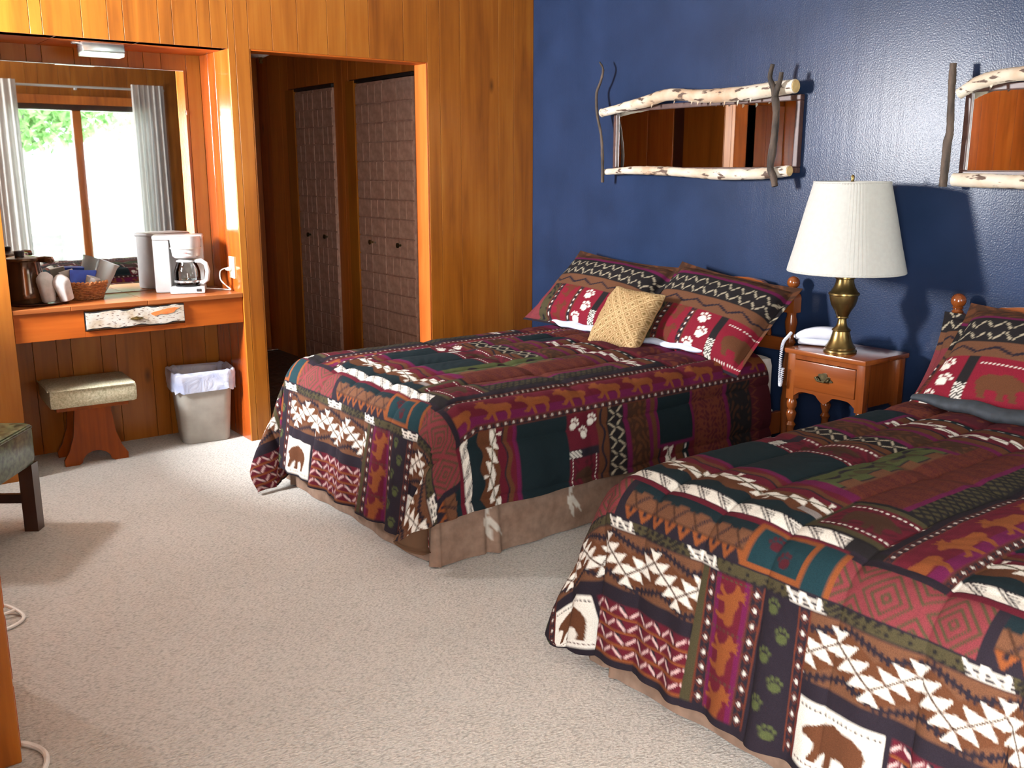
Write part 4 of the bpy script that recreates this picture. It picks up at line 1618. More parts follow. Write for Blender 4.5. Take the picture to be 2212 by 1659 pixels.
for r, z in ((r0, zb + .004), (r1, zb + hS - .004)):
    MB().tube([(r * math.cos(a), r * math.sin(a), z) for a in np.linspace(0, 2 * PI, 61)], .0045, 8, False).obj('shade_trim', M_shade, shade)
hp = MB().tube([(.0, .035, .45), (0, .07, .52), (0, .06, .64), (0, .0, .712)], .003, 8).tube([(.0, -.035, .45), (0, -.07, .52), (0, -.06, .64), (0, .0, .712)], .003, 8)
for k in range(3):
    a = k * 2 * PI / 3
    hp.tube([(0, 0, .712), (r1 * math.cos(a), r1 * math.sin(a), .712)], .002, 6)
hp.obj('harp', M_brass, lamp)
MB().lathe([(.006, .708), (.010, .716), (.006, .722), (.008, .738), (.004, .746), (.0001, .747)], 14).obj('finial', M_brass, lamp)
MB().lathe([(.012, .46), (.016, .465), (.016, .50), (.0001, .50)], 16).lathe([(.012, .50), (.028, .54), (.030, .565), (.022, .59), (.0001, .6)], 20).obj('bulb', M_white_plastic, lamp)

ph = thing('telephone', 'white telephone with its coiled cord hanging off the nightstand', 'telephone', (-.225, -2.372, NT))
# cradle base and handset, long axis roughly along -y with a turn
ph.rotation_euler = (0, 0, R(20))
nU = 30


def loft(path, secs, n=20, pw=2.6):
    """superellipse sections (half width, half height) along a path in the y-z plane"""
    G = np.zeros((len(path), n + 1, 3))
    for i, ((y, z), (w, h)) in enumerate(zip(path, secs)):
        for k in range(n + 1):
            a = 2 * PI * k / n
            c, s_ = math.cos(a), math.sin(a)
            G[i, k] = (w * np.sign(c) * abs(c) ** (2 / pw), y, z + h * np.sign(s_) * abs(s_) ** (2 / pw))
    return G


pth = catmull([(-.118, .018), (-.112, .018), (-.06, .019), (0, .019), (.06, .018), (.098, .016), (.104, .016)], 26)
sec = catmull([(.002, .002), (.032, .015), (.038, .017), (.038, .017), (.036, .016), (.030, .014), (.002, .002)], 26)
MB().grid(loft(pth, sec)).obj('phone_base', M_phone, ph, ang=70)
pth = catmull([(-.116, .050), (-.112, .050), (-.085, .056), (-.04, .060), (.02, .058), (.075, .048), (.112, .036), (.118, .034)], 30)
sec = catmull([(.002, .002), (.026, .016), (.032, .022), (.034, .028), (.034, .028), (.032, .024), (.024, .015), (.002, .002)], 30)
MB().grid(loft(pth, sec)).obj('handset', M_phone, ph, ang=70)
MB().box(-.010, .010, .110, .126, .028, .042, .003).obj('cord_plug', M_phone, ph)
for (a, b) in ((-.006, -.085), (.006, -.085), (0, -.095)):
    MB().box(a - .003, a + .003, b - .006, b + .006, .078, .086, .001).obj('earpiece_slot', M_grey_plastic, ph)
# coiled cord over the edge
Mi = Matrix.Translation((-.225, -2.372, NT)) @ Matrix.Rotation(R(20), 4, 'Z')
Mi = Mi.inverted()
ctrl = [Mi @ Vector(p) for p in ((-.29, -2.252, NT + .05), (-.33, -2.262, NT + .035), (-.37, -2.275, NT + .022), (-.395, -2.285, NT - .01), (-.400, -2.287, NT - .08), (-.400, -2.288, NT - .14), (-.400, -2.291, NT - .17), (-.400, -2.298, NT - .15), (-.398, -2.301, NT - .09))]
cl = catmull([tuple(p) for p in ctrl], 900)
tang = np.gradient(cl, axis=0)
tang /= np.linalg.norm(tang, axis=1, keepdims=True)
ref = np.array([.3, .9, .2])
bn = np.cross(tang, ref)
bn /= np.linalg.norm(bn, axis=1, keepdims=True)
cn = np.cross(bn, tang)
ang = np.linspace(0, 2 * PI * 62, 900)
coil = cl + .0055 * (np.cos(ang)[:, None] * bn + np.sin(ang)[:, None] * cn)
MB().tube([tuple(p) for p in coil], .0019, 5).obj('coiled_cord', M_phone, ph)


# ================================================================== BIRCH MIRRORS
def wavy_log(pts, rads, seed, n=14, sub=60):
    P = catmull(pts, sub)
    rd = np.interp(np.linspace(0, len(rads) - 1, sub), np.arange(len(rads)), rads)
    r2 = np.random.default_rng(seed)
    rd = rd * (1 + .05 * np.sin(np.linspace(0, 17, sub) + seed)) + r2.normal(0, .0006, sub)
    return MB().tube([tuple(p) for p in P], list(rd), n)


def birch_mirror(label, y0, y1, z0, z1, topl, botl, brL, brR, forkR, rt, rb, seed, left_r, knob=True):
    m = thing('birch_mirror', label, 'mirror', (0, y0, z0))

    def loc(p):
        return (p[0], p[1] - y0, p[2] - z0)
    MB().box(-.022, -.016, y1 - y0 - .0, 0, 0, z1 - z0, .001).obj('mirror_glass', M_mirror, m, smooth=False)
    f = .026
    H, Wd = z1 - z0, y1 - y0
    fm = MB().box(-.034, -.003, Wd - f, f, H, H + f, .004).box(-.034, -.003, Wd - f, f, -f, 0, .004).box(-.034, -.003, 0, f, 0, H, .004).box(-.034, -.003, Wd - f, Wd, 0, H, .004)
    fm.obj('inner_frame', M_brownmould, m, smooth=False)
    MB().box(-.016, -.001, Wd, 0, 0, H).obj('backing_board', M_brownmould, m, smooth=False)
    lg = wavy_log([loc(p) for p in topl], rt, seed).obj('birch_log', M_birch, m)
    e = loc(topl[-1])
    MB().lathe([(.0001, 0), (rt[-1] * .96, 0), (rt[-1] * .96, .002), (.0001, .002)], 16).xf(Matrix.Translation((e[0], e[1] - .001, e[2])) @ Matrix.Rotation(R(90), 4, 'X')).obj('log_end', M_endgrain, lg)
    lb = wavy_log([loc(p) for p in botl], rb, seed + 1).obj('birch_log', M_birch, m)
    e = loc(botl[-1])
    MB().lathe([(.0001, 0), (rb[-1] * .96, 0), (rb[-1] * .96, .002), (.0001, .002)], 16).xf(Matrix.Translation((e[0], e[1] - .001, e[2])) @ Matrix.Rotation(R(90), 4, 'X')).obj('log_end', M_endgrain, lb)
    # curls of peeling bark under the upper log
    r3 = np.random.default_rng(seed + 5)
    P = catmull([loc(p) for p in topl], 40)
    for k in range(9):
        i = int(r3.integers(10, 36))
        p = P[i]
        ln = .012 + .016 * r3.random()
        zz = p[2] - rt[len(rt) // 2] * .95
        MB().add([(p[0] - .015, p[1], zz + .004), (p[0] - .015, p[1] - .012, zz + .004), (p[0] - .022, p[1] - .010, zz - ln * .6), (p[0] - .018, p[1] - .002, zz - ln),
                  (p[0] - .013, p[1], zz + .004), (p[0] - .013, p[1] - .012, zz + .004), (p[0] - .020, p[1] - .010, zz - ln * .6), (p[0] - .016, p[1] - .002, zz - ln)],
                 [(0, 1, 2, 3), (7, 6, 5, 4), (0, 4, 5, 1), (1, 5, 6, 2), (2, 6, 7, 3), (3, 7, 4, 0)]).obj('bark_curl', M_birch, lg)
    wavy_log([loc(p) for p in brL], left_r, seed + 2, 10).obj('twig', M_twig, m)
    if brR:
        tw = wavy_log([loc(p) for p in brR], [.017, .016, .017, .019, .017, .016, .015], seed + 3, 12).obj('twig', M_twig, m)
        for fk in forkR:
            wavy_log([loc(p) for p in fk], [.016, .013, .011, .0105], seed + 4, 10, 24).obj('fork', M_twig, tw)
        # little row of white stitches of peeled bark on the twig
    return m


birch_mirror('birch log framed mirror above the far bed with forked twig at its right end', -.80, -2.005, 1.462, 1.765,
             [(-.075, -.722, 1.762), (-.075, -.90, 1.785), (-.075, -1.07, 1.806), (-.075, -1.24, 1.832), (-.075, -1.46, 1.812), (-.075, -1.70, 1.808), (-.075, -1.90, 1.818), (-.075, -2.03, 1.824)],
             [(-.07, -.748, 1.437), (-.07, -1.01, 1.447), (-.07, -1.32, 1.438), (-.07, -1.60, 1.428), (-.07, -1.85, 1.432), (-.07, -2.02, 1.446)],
             [(-.095, -.716, 2.035), (-.09, -.740, 1.992), (-.085, -.716, 1.93), (-.085, -.684, 1.868), (-.10, -.708, 1.76), (-.10, -.745, 1.64), (-.10, -.760, 1.52), (-.09, -.754, 1.38)],
             [(-.125, -1.955, 1.785), (-.12, -1.964, 1.72), (-.115, -1.960, 1.62), (-.115, -1.952, 1.53), (-.115, -1.945, 1.46), (-.115, -1.965, 1.42), (-.115, -1.978, 1.375)],
             [[(-.125, -1.957, 1.79), (-.12, -1.935, 1.83), (-.12, -1.918, 1.87), (-.12, -1.930, 1.925)], [(-.125, -1.957, 1.785), (-.13, -1.972, 1.815), (-.13, -1.985, 1.85), (-.13, -1.990, 1.885)]],
             [.023, .026, .029, .031, .032, .034, .036, .030], [.017, .021, .024, .026, .028, .024], 3, [.005, .006, .008, .008, .008, .008, .009, .008])
birch_mirror('birch log framed mirror cut off by the right edge, above the near bed', -2.845, -4.05, 1.448, 1.752,
             [(-.07, -2.812, 1.745), (-.075, -2.88, 1.778), (-.075, -2.96, 1.797), (-.075, -3.06, 1.804), (-.075, -3.3, 1.806), (-.075, -3.6, 1.80), (-.075, -3.9, 1.81), (-.075, -4.08, 1.80)],
             [(-.07, -2.822, 1.413), (-.07, -2.95, 1.410), (-.07, -3.10, 1.407), (-.07, -3.4, 1.415), (-.07, -3.8, 1.405), (-.07, -4.08, 1.41)],
             [(-.085, -2.783, 1.862), (-.085, -2.786, 1.78), (-.085, -2.790, 1.70), (-.085, -2.796, 1.60), (-.085, -2.790, 1.56), (-.085, -2.790, 1.49), (-.085, -2.788, 1.385)],
             None, None, [.022, .026, .027, .028, .029, .030, .03, .028], [.027, .027, .028, .028, .027, .026], 23, [.013, .0135, .014, .014, .018, .015, .016])

# ================================================================== VANITY
vt = thing('vanity_counter', 'built-in wooden vanity counter in the niche with a bark-faced drawer', 'counter', (-2.502, 0, 0))
cw = 1.108 / 2
CZ = .8137
for x0, x1 in ((-cw, -.30), (-.30, .06), (.06, cw)):
    MB().box(x0 + .0008, x1 - .0008, .002, ND - .002, CZ - .022, CZ, .002).obj('counter_board', M_counter, vt, smooth=False)
apn = MB().box(-cw + .002, -.242, .012, .03, .657, CZ - .022, .002).box(.242, cw - .002, .012, .03, .657, CZ - .022, .002).box(-.242, .242, .012, .03, .657, .684, .001).box(-.242, .242, .012, .03, .786, CZ - .022, .001)
apn.obj('apron', M_plank_h, vt, smooth=False)
dx = np.linspace(-.240, .240, 25)
edge_t = [(x, .784 + .003 * math.sin(x * 40) - .004 * (x < 0)) for x in dx]
edge_b = [(x, .690 + .004 * math.sin(x * 33 + 1)) for x in dx[::-1]]
dw = MB().prism(edge_b + edge_t, 'y', .006, .02).obj('drawer', M_black, vt, smooth=False)
edge_t2 = [(x * .985, z - .006 - .003 * math.sin(x * 90) * (x > -.1)) for x, z in edge_t]
edge_b2 = [(x * .985, z + .006 + .002 * math.sin(x * 77)) for x, z in edge_b]
MB().prism(edge_b2 + edge_t2, 'y', .0005, .007).obj('bark_sheet', M_birch_flat, dw, smooth=False)
patch = [(.075, .742), (.09, .733), (.12, .741), (.15, .738), (.185, .745), (.195, .757), (.215, .765), (.19, .770), (.15, .766), (.12, .760), (.085, .754), (.07, .749)]
MB().prism(patch, 'y', -.0008, .002).obj('bare_patch', M_birchpatch, dw, smooth=False)
pu = MB()
pu.prism([(-.034, .729), (-.024, .735), (-.008, .738), (.0, .741), (.008, .738), (.024, .735), (.034, .729), (.024, .725), (.008, .722), (0, .719), (-.008, .722), (-.024, .725)], 'y', -.0035, 0)
pu.tube([(-.016, -.003, .734), (-.014, -.014, .732), (0, -.018, .730), (.014, -.014, .732), (.016, -.003, .734)], .0035, 8)
pu.obj('drawer_pull', M_brass, dw)

vm = thing('vanity_mirror', 'large frameless mirror on the back of the vanity niche', 'mirror', (-2.54, ND - .006, CZ + .002))
MB().box(-.505, .499, -.003, .003, 0, 1.144, .001).obj('mirror_glass', M_mirror, vm, smooth=False)
MB().box(.494, .503, -.008, .003, .92, .945, .002).obj('mirror_clip', M_chrome, vm)
MB().box(-.505, .499, -.006, .0035, 1.143, 1.147, .001).obj('top_channel', M_chrome, vm, smooth=False)

nl = thing('niche_light', 'slim metal light fitting under the niche ceiling, switched off', 'light', (-2.516, .17, NZ))
MB().box(-.098, .098, -.055, .055, -.045, -.0005, .008).obj('housing', M_chrome, nl)
MB().prism([(-.055, -.046), (.05, -.046), (.04, -.062), (-.045, -.062)], 'x', -.094, .094).obj('lens', M_lens, nl)
MB().box(-.13, -.098, -.02, .02, -.010, -.0005, .003).obj('end_bracket', M_chrome, nl)

# --- coffee maker
cm = thing('coffee_maker', 'white drip coffee maker with an empty glass carafe on the vanity', 'coffee maker', (-2.150, .245, CZ), R(-22))
MB().box(-.088, .088, -.115, .085, 0, .035, .010).obj('base', M_white_plastic, cm)
MB().box(-.165, -.082, -.05, .10, .0, .290, .014).box(-.09, .085, .045, .10, 0, .29, .012).obj('water_tank', M_white_plastic, cm)
MB().box(-.166, .088, -.06, .101, .276, .302, .012).obj('top_lid', M_white_plastic, cm)
MB().lathe([(.0001, .185), (.060, .185), (.070, .195), (.078, .275), (.078, .298), (.0001, .299)], 32, (0, -.045, 0)).obj('filter_basket', M_white_plastic, cm)
MB().lathe([(.079, .232), (.0795, .236), (.079, .240)], 32, (0, -.045, 0), caps=False).obj('basket_seam', M_grey_plastic, cm)
cf = MB().lathe([(.0001, .042), (.052, .042), (.062, .050), (.067, .075), (.066, .11), (.058, .140), (.050, .155), (.048, .168), (.046, .168), (.048, .153), (.056, .138), (.064, .11), (.065, .075), (.060, .053), (.0001, .046)], 36, (0, -.045, 0)).obj('carafe', M_jug, cm)
MB().lathe([(.0001, .180), (.03, .179), (.051, .170), (.053, .164), (.0001, .164)], 28, (0, -.045, 0)).obj('carafe_lid', M_white_plastic, cf)
MB().lathe([(.066, .056), (.0685, .058), (.0685, .066), (.066, .068)], 36, (0, -.045, 0), caps=False).obj('carafe_band', M_chrome, cf)
MB().lathe([(.0001, .036), (.062, .036), (.064, .041), (.0001, .041)], 32, (0, -.045, 0)).obj('hot_plate', M_black, cm)
hd = MB().tube([(.046, -.075, .168), (.075, -.085, .170), (.098, -.095, .155), (.107, -.099, .115), (.100, -.096, .070), (.080, -.087, .055), (.066, -.080, .058)], [.010, .012, .012, .012, .012, .011, .008], 12)
hd.obj('carafe_handle', M_white_plastic, cf)
MB().box(.045, .068, -.118, -.113, .012, .026, .001).obj('power_switch', M_black, cm)
for k in range(9):
    MB().box(-.035 + k * .0065, -.031 + k * .0065, -.1156, -.1148, .019, .0225).obj('maker_lettering', M_grey_plastic, cm, smooth=False)
MB().box(-.008, .012, -.1235, -.1225, .213, .217).obj('red_mark', noisy('red_print', L4(190, 60, 56), L4(200, 70, 64), 10, .5), cm, smooth=False)
Mc = (Matrix.Translation((-2.150, .245, CZ)) @ Matrix.Rotation(R(-22), 4, 'Z')).inverted()
cp = [Mc @ Vector(p) for p in ((-2.06, .30, CZ + .006), (-2.03, .27, CZ + .004), (-1.995, .22, CZ + .004), (-1.972, .165, CZ + .005), (-1.968, .12, CZ + .010), (-1.985, .14, CZ + .03), (-1.998, .18, CZ + .06), (-1.99, .20, CZ + .10), (-1.975, .17, CZ + .118), (-1.962, .135, CZ + .118))]
MB().tube([tuple(p) for p in catmull([tuple(q) for q in cp], 70)], .0034, 8).obj('power_cord', M_cord_white, cm)
pc = Mc @ Vector((-1.960, .128, CZ + .118))
MB().lathe([(.0001, 0), (.010, 0), (.011, .012), (.006, .026), (.0001, .026)], 12).xf(Matrix.Translation(pc) @ Matrix.Rotation(R(20), 4, 'Z') @ Matrix.Rotation(R(-90), 4, 'Y')).obj('cord_plug', M_cord_white, cm)

ol = thing('power_outlet', 'ivory wall outlet beside the coffee maker', 'outlet', (NX1, .125, .94))
MB().box(-.006, 0, -.036, .036, -.058, .058, .003).obj('cover_plate', M_ivory, ol)
for z in (-.024, .024):
    o = MB().box(-.008, -.005, -.017, .017, z - .016, z + .016, .003).obj('socket', M_ivory, ol)
    for dy in (-.007, .007):
        MB().box(-.0085, -.0075, dy - .0015, dy + .0015, z - .004, z + .007).obj('slot', M_black, o, smooth=False)

# --- things on the left of the counter
tr = thing('serving_tray', 'dark oval tray under the brown pitcher and cups', 'tray', (-2.905, .225, CZ))
MB().lathe([(.0001, 0), (.150, 0), (.160, .010), (.156, .011), (.148, .004), (.0001, .004)], 40).xf(Matrix.Diagonal((.92, .92, 1, 1))).obj('tray', M_tray, tr)
bt = thing('ice_pitcher', 'brown insulated pitcher with a lid at the left end of the counter', 'pitcher', (-2.945, .245, CZ + .006))
MB().lathe([(.0001, 0), (.088, 0), (.091, .006), (.088, .06), (.080, .14), (.074, .195), (.076, .200), (.0001, .2)], 36).obj('body', M_bottle, bt)
ld = MB().lathe([(.0001, .201), (.084, .201), (.088, .207), (.086, .216), (.060, .222), (.030, .226), (.0001, .227)], 36).obj('lid', M_bottle, bt)
MB().lathe([(.020, .225), (.022, .232), (.024, .246), (.020, .250), (.0001, .251)], 18, (-.012, 0, 0)).obj('lid_knob', M_black, ld)
MB().tube([(.05, -.05, .208), (.085, -.072, .210), (.11, -.085, .205), (.118, -.088, .195)], [.012, .016, .018, .010], 10).obj('spout', M_bottle, bt)


def wrapped_cup(label, loc, rot, h=.105):
    c = thing('wrapped_cup', label, 'cup', loc)
    c.rotation_euler = rot
    rr = np.random.default_rng(int(abs(loc[0] * 1000)))
    MB().lathe([(.0001, 0), (.026, 0), (.028, .004), (.036, h), (.033, h + .002), (.0001, h - .004)], 22).obj('cup', M_paper, c)
    MB().lathe([(.029, .002), (.031, .004), (.0385, h * .9), (.036, h + .006), (.022, h + .022), (.012, h + .030), (.0001, h + .031)], 22, wob=lambda a, z: 1 + .06 * math.sin(a * 5 + z * 60)).obj('paper_wrap', M_paper, c)
    return c


wrapped_cup('paper-wrapped cup standing against the brown pitcher', (-2.862, .150, CZ + .012), (0, R(-6), 0), .115)
wrapped_cup('paper-wrapped cup leaning in front of the wicker basket', (-2.785, .125, CZ + .018), (0, R(-16), R(20)), .10)

bk = thing('wicker_basket', 'round wicker basket of packets and cups on the counter', 'basket', (-2.665, .265, CZ))
MB().lathe([(.0001, 0), (.075, 0), (.078, .003), (.0001, .006)], 30).obj('basket_floor', M_wicker, bk)
for k in range(9):
    z = .008 + k * .0088
    r = .078 + .024 * (k / 8)
    pts = []
    for j in range(97):
        a = 2 * PI * j / 96
        w = .0026 * math.cos(a * 16 + (k % 2) * PI)
        pts.append(((r + w) * math.cos(a), (r + w) * math.sin(a), z + .0012 * math.sin(a * 16)))
    MB().tube(pts, .0046, 6, False).obj('weaver', M_wicker, bk)
for k in range(32):
    a = 2 * PI * k / 32
    MB().tube([(.077 * math.cos(a), .077 * math.sin(a), .0), (.089 * math.cos(a), .089 * math.sin(a), .042), (.102 * math.cos(a), .102 * math.sin(a), .084)], .003, 5).obj('stake', M_wicker, bk)
pts = [((.104 + .003 * math.cos(j * 1.6)) * math.cos(2 * PI * j / 120), (.104 + .003 * math.cos(j * 1.6)) * math.sin(2 * PI * j / 120), .087 + .003 * math.sin(j * 1.6)) for j in range(121)]
MB().tube(pts, .0055, 6, False).obj('rim', M_wicker, bk)

px = thing('tea_packet', 'blue carton standing in the wicker basket', 'packet', (-2.678, .262, CZ + .012))
px.rotation_euler = (R(-14), R(4), R(-8))
MB().box(-.062, .062, -.014, .014, 0, .132, .002).obj('carton', M_blue_pack, px, smooth=False)
for k in range(4):
    MB().box(.024 + k * .008, .029 + k * .008, -.0148, -.0138, .060, .072).obj('carton_lettering', M_paper, px, smooth=False)
px2 = thing('sugar_packet', 'pale grey packet at the back of the wicker basket', 'packet', (-2.712, .300, CZ + .012))
px2.rotation_euler = (R(-10), R(-12), R(8))
MB().box(-.035, .035, -.010, .010, 0, .135, .003).obj('packet', M_grey_plastic, px2, smooth=False)
cpx = thing('paper_cup', 'white paper cup tilted in the wicker basket', 'cup', (-2.672, .218, CZ + .016))
cpx.rotation_euler = (R(8), R(20), 0)
MB().lathe([(.0001, 0), (.024, 0), (.033, .10), (.034, .102), (.031, .102), (.0001, .012)], 24).obj('cup', M_paper, cpx)
cpw = thing('plastic_cup', 'clear wrapped plastic cup sticking out of the wicker basket', 'cup', (-2.612, .262, CZ + .02))
cpw.rotation_euler = (R(4), R(24), 0)
MB().lathe([(.0001, 0), (.026, 0), (.036, .10), (.037, .102), (.034, .102), (.0001, .008)], 24).obj('cup', M_paper, cpw)
MB().lathe([(.029, .0), (.038, .06), (.043, .12), (.046, .155), (.050, .172)], 28, wob=lambda a, z: 1 + .10 * math.sin(a * 4 + z * 40) * (z / .17)).obj('plastic_wrap', M_wrap, cpw)

# --- stool
stl = thing('vanity_stool', 'padded oatmeal tweed stool on splayed wooden boards under the vanity', 'stool', (-2.72, .215, 0), R(-3))
MB().box(-.20, .212, -.165, .165, .305, .405, .022).obj('seat_cushion', M_oat, stl)
MB().tube([(-.19, -.168, .398), (.19, -.168, .398)], .004, 8).tube([(-.202, -.155, .398), (-.202, .155, .398)], .004, 8).obj('piping', M_oat, stl)
MB().box(-.17, .17, -.135, .135, .285, .306, .004).obj('seat_board', M_redwood, stl, smooth=False)
prof = [(-.150, 0), (-.085, 0)] + [(.070 * math.cos(a) - 0, .004 + .060 * math.sin(a)) for a in np.linspace(PI * .97, PI * .03, 11)] + [(.085, 0), (.150, 0), (.152, .03), (.125, .075), (.100, .15), (.084, .285), (-.084, .285), (-.100, .15), (-.125, .075), (-.152, .03)]
for y in (-.105, .085):
    MB().prism(prof, 'y', y - .011, y + .011).obj('leg_board', M_redwood, stl, smooth=False)
MB().box(-.045, .045, -.10, .08, .13, .17, .004).obj('stretcher', M_redwood, stl, smooth=False)


# --- waste bin and bag
def rrect(hx, hy, r, n=8):
    pts = []
    for cx, cy, a0 in ((hx - r, hy - r, 0), (-hx + r, hy - r, 90), (-hx + r, -hy + r, 180), (hx - r, -hy + r, 270)):
        for k in range(n):
            a = R(a0 + 90 * k / (n - 1))
            pts.append((cx + r * math.cos(a), cy + r * math.sin(a)))
    return pts


def shell(m, levels, n=8):
    """stack of rounded rectangles (hx, hy, r, z[, wobble])"""
    rings = []
    for lv in levels:
        hx, hy, r, z = lv[:4]
        wb = lv[4] if len(lv) > 4 else 0
        pr = rrect(hx, hy, r, n)
        L = len(pr)
        rings.append([(x * (1 + wb * .5 * math.sin(k * 1.3 + z * 50)), y * (1 + wb * .5 * math.sin(k * 1.7 + z * 30)), z + wb * .14 * math.sin(k * .9)) for k, (x, y) in enumerate(pr)])
    L = len(rings[0])
    vs = [p for r_ in rings for p in r_]
    fs = [(i * L + k, i * L + (k + 1) % L, (i + 1) * L + (k + 1) % L, (i + 1) * L + k) for i in range(len(rings) - 1) for k in range(L)]
    return m.add(vs, fs), L, len(rings)


bn_ = thing('waste_bin', 'grey plastic waste bin lined with a white bag under the vanity', 'bin', (-2.132, .215, 0), R(-8))
m, L, nr = shell(MB(), [(.122, .088, .05, 0), (.126, .092, .05, .004), (.152, .116, .05, .375), (.158, .122, .052, .378), (.158, .122, .052, .388), (.150, .114, .05, .388), (.112, .084, .04, .008)])
m.f.append(tuple(range(L))[::-1])
m.f.append(tuple((nr - 1) * L + k for k in range(L)))
m.obj('bin_body', M_grey_plastic, bn_, ang=50)
lb_ = thing('bin_liner', 'white plastic bag folded over the rim of the grey bin', 'bag', (-2.132, .215, 0), R(-8))
m, L, nr = shell(MB(), [(.158, .122, .054, .296, .05), (.164, .128, .055, .292, .05), (.167, .130, .056, .33, .03), (.169, .132, .056, .375, .02), (.167, .130, .056, .398, .02), (.160, .122, .054, .400, .03), (.146, .110, .05, .385, .03), (.128, .096, .045, .25, .08), (.100, .074, .04, .10, .10), (.05, .04, .02, .05, .1)], 14)
m.f.append(tuple((nr - 1) * L + k for k in range(L)))
m.obj('bag', M_liner, lb_, ang=75)

# ================================================================== GREEN CHAIR, DRESSER, CORDS
CH = thing('vinyl_chair', 'dark wood chair with a green marbled vinyl seat at the left edge', 'chair', (-3.142, -.715, 0), R(-125.2))
# local: +x runs along the visible side away from the seen corner, -y inward
MB().box(0, .50, -.48, 0, .275, .455, .035).obj('seat', M_vinyl, CH)
for (x, y) in ((.03, -.03), (.47, -.03), (.03, -.45), (.47, -.45)):
    MB().prism([(x - .028, y - .028), (x + .028, y - .028), (x + .028, y + .028), (x - .028, y + .028)], 'z', 0, .285).obj('leg', M_darkwood, CH, smooth=False)
MB().box(.02, .04, -.44, -.04, .115, .155, .003).obj('stretcher', M_darkwood, CH, smooth=False)
MB().box(.46, .48, -.44, -.04, .115, .155, .003).obj('stretcher', M_darkwood, CH, smooth=False)
MB().tube([(.035, .002, .44), (.46, .002, .44)], .006, 8).obj('piping', M_vinyl, CH)
MB().box(.0, .50, -.54, -.47, .40, .86, .03).obj('backrest', M_vinyl, CH)

ds = thing('dresser', 'varnished wooden dresser cut off at the lower left corner', 'dresser', (-4.06, -2.46, 0))
MB().box(0, .502, .0, .62, 0.0, .60, .006).obj('carcass', M_plank, ds, smooth=False)
MB().box(-.0, .512, -.008, .63, .60, .625, .004).obj('dresser_top', M_plank_h, ds, smooth=False)
for k in range(3):
    f_ = MB().box(.490, .506, .02, .60, .03 + k * .19, .20 + k * .19, .003).obj('drawer', M_plank_h, ds, smooth=False)
    MB().tube([(.505, .26, .115 + k * .19), (.525, .27, .115 + k * .19), (.525, .35, .115 + k * .19), (.505, .36, .115 + k * .19)], .004, 8).obj('drawer_pull', M_darkbrass, f_)


def cord(label, pts, r):
    o = MB().tube([tuple(p) for p in catmull(pts, 60)], r, 8).obj('loose_cable', M_cord_white, None)
    tag(o, label, 'cord')


cord('white cable looping on the carpet at the left edge, farther of two', [(-3.62, -1.50, .01), (-3.52, -1.495, .012), (-3.445, -1.50, .03), (-3.40, -1.545, .014), (-3.392, -1.60, .008), (-3.43, -1.64, .006), (-3.50, -1.66, .006), (-3.58, -1.66, .006)], .006)
cord('white flat cable end lying inside the loop at the left edge', [(-3.60, -1.58, .02), (-3.50, -1.565, .02), (-3.44, -1.55, .016), (-3.405, -1.545, .02)], .005)
cord('white cable beside the dresser corner at the lower left', [(-3.62, -2.36, .008), (-3.56, -2.372, .008), (-3.53, -2.40, .008), (-3.508, -2.45, .008), (-3.510, -2.50, .008), (-3.535, -2.55, .008), (-3.6, -2.60, .008)], .0075)

# --- hall ceiling light
hl = thing('hall_light', 'frosted hall ceiling light with a brass finial', 'light', (-1.345, 1.02, HC))
MB().lathe([(.13, -.02), (.13, -.05), (.10, -.10), (.05, -.16), (.022, -.172), (.0001, -.172)], 32).obj('glass_shade', M_grey_wall, hl)
MB().lathe([(.06, -.0005), (.06, -.02), (.0001, -.02)], 24).obj('ceiling_rose', M_brass, hl)
MB().lathe([(.012, -.172), (.016, -.180), (.008, -.188), (.012, -.198), (.012, -.206), (.0001, -.212)], 16).obj('finial', M_brass, hl)

# ================================================================== CURTAINS AND THE GARDEN (seen in the vanity mirror)
rod = thing('curtain_rod', 'pale curtain rod over the near window, seen in the vanity mirror', 'curtain rod', (-1.15, YN + .07, 2.30))
MB().tube([(-1.0, 0, 0), (.92, 0, 0)], .012, 10).obj('rod', M_white_plastic, rod)
for x in (-.8, 0, .8):
    MB().box(x - .01, x + .01, -.069, .0, -.03, .012, .002).obj('bracket', M_white_plastic, rod, smooth=False)


def curtain(label, x0, x1):
    n, m = 90, 24
    u = np.linspace(0, 1, n)
    z = np.linspace(2.345, .30, m)
    U, Z = np.meshgrid(u, z, indexing='ij')
    k = (2.345 - Z) / 2.045
    G = np.stack([x0 + (x1 - x0) * (U + .04 * k * np.sin(U * 9)), YN + .12 + (.012 + .012 * k) * np.sin(U * 2 * PI * 6) + .006 * np.sin(U * 31), Z], -1)
    me = grid_mesh('curtain', G)
    tag(link_mesh('curtain', me, M_curtain, None, True, 180), label, 'curtain')


curtain('grey curtain on the left side of the mirrored window', -2.12, -1.74)
curtain('grey curtain on the right side of the mirrored window', -.60, -.25)

struct(MB().box(-22, 14, -40, YN - .15, -.35, -.25).obj('ground', M_grass, smooth=False))
struct(MB().box(-22, XL - .15, YN - .15, 12, -.35, -.25).obj('ground', M_grass, smooth=False))


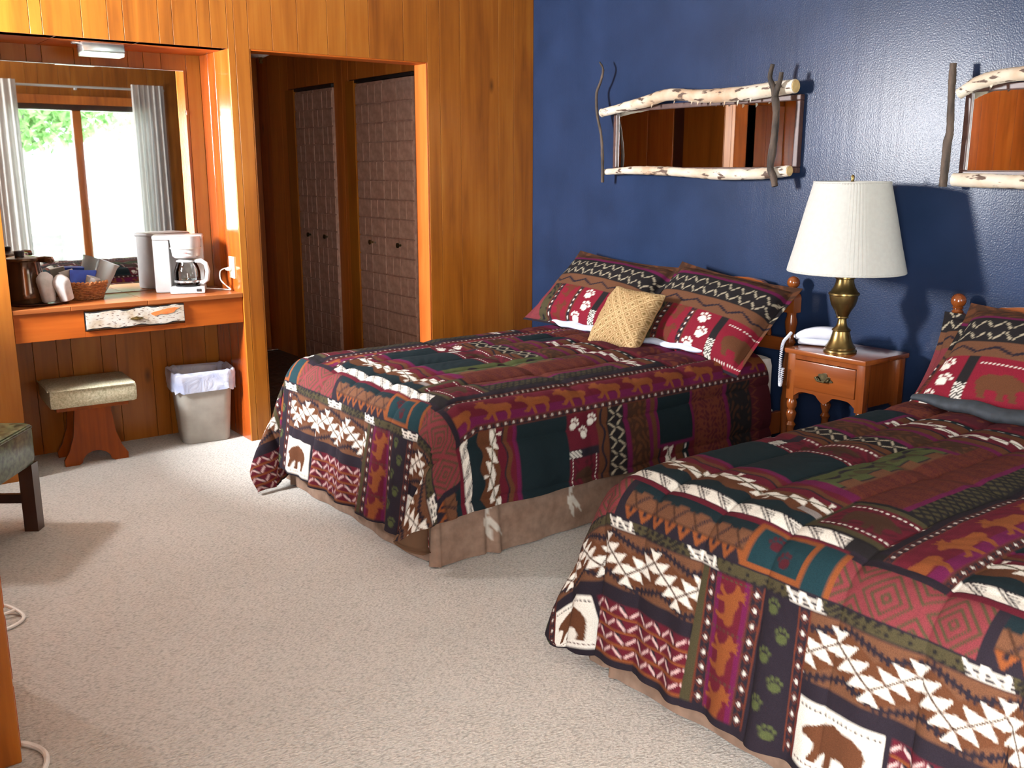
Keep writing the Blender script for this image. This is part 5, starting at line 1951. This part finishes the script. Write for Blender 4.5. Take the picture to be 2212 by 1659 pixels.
def tree(label, x, y, h, r, seed, leaf=None):
    t = thing('garden_tree', label, 'tree', (x, y, -.25))
    rr = np.random.default_rng(seed)
    MB().tube([(0, 0, 0), (.05, .0, h * .3), (-.03, .05, h * .55), (.02, 0, h * .8)], [.20, .16, .12, .05], 10).obj('trunk', M_trunk, t)
    n = 9000
    d = rr.normal(size=(n, 3))
    d /= np.linalg.norm(d, axis=1, keepdims=True)
    c = d * (rr.random((n, 1)) ** .4) * np.array([r, r, r * .9]) + np.array([0, 0, h * .66])
    a = rr.normal(size=(n, 3))
    a /= np.linalg.norm(a, axis=1, keepdims=True)
    b = np.cross(a, rr.normal(size=(n, 3)))
    b /= np.linalg.norm(b, axis=1, keepdims=True)
    s_ = .10
    V = np.stack([c + a * s_, c + b * s_ * .5, c - a * s_, c - b * s_ * .5], 1).reshape(-1, 3)
    me = bpy.data.meshes.new('foliage')
    me.from_pydata(V.tolist(), [], [(4 * i, 4 * i + 1, 4 * i + 2, 4 * i + 3) for i in range(n)])
    o = link_mesh('foliage', me, leaf or M_leaf, t, False)
    o['kind'] = 'stuff'


tree('leafy green tree outside, seen through the left pane in the mirror', -.35, -13.0, 5.5, 1.9, 3)
tree('pale green tree outside, seen through the right pane in the mirror', 3.2, -20, 6.6, 2.2, 5, M_leaf_pale)
gc = thing('garden_chair', 'white slatted garden chair outside, seen in the vanity mirror', 'chair', (-1.38, -6.9, -.25), R(10))
for k in range(4):
    MB().box(-.26, .26, -.02, 0, .62 + k * .085, .68 + k * .085, .004).obj('back_slat', M_white_plastic, gc, smooth=False)
for x in (-.25, .25):
    MB().box(x - .025, x + .025, -.03, .01, 0, .97, .004).obj('rear_post', M_white_plastic, gc, smooth=False)
    MB().box(x - .025, x + .025, -.55, -.50, 0, .45, .004).obj('leg', M_white_plastic, gc, smooth=False)
MB().box(-.27, .27, -.56, 0, .42, .46, .004).obj('seat', M_white_plastic, gc, smooth=False)

# ------------------------------------------------------------------ groups of like things
for stem_, phrase in (('bed', 'double beds against the blue wall'), ('coverlet', 'patchwork coverlets on the beds'), ('pillow_sham', 'patterned pillow shams on the beds'),
                      ('sleeping_pillow', 'white pillowcases under the shams'), ('birch_mirror', 'birch mirrors on the blue wall'), ('curtain', 'curtains of the near window'),
                      ('wrapped_cup', 'wrapped cups on the vanity counter'), ('garden_tree', 'trees in the garden'), ('loose_cable', 'white cables on the carpet')):
    for o_ in bpy.data.objects:
        if o_.parent is None and o_.name.split('.')[0] == stem_ and o_.get('label'):
            o_['group'] = phrase
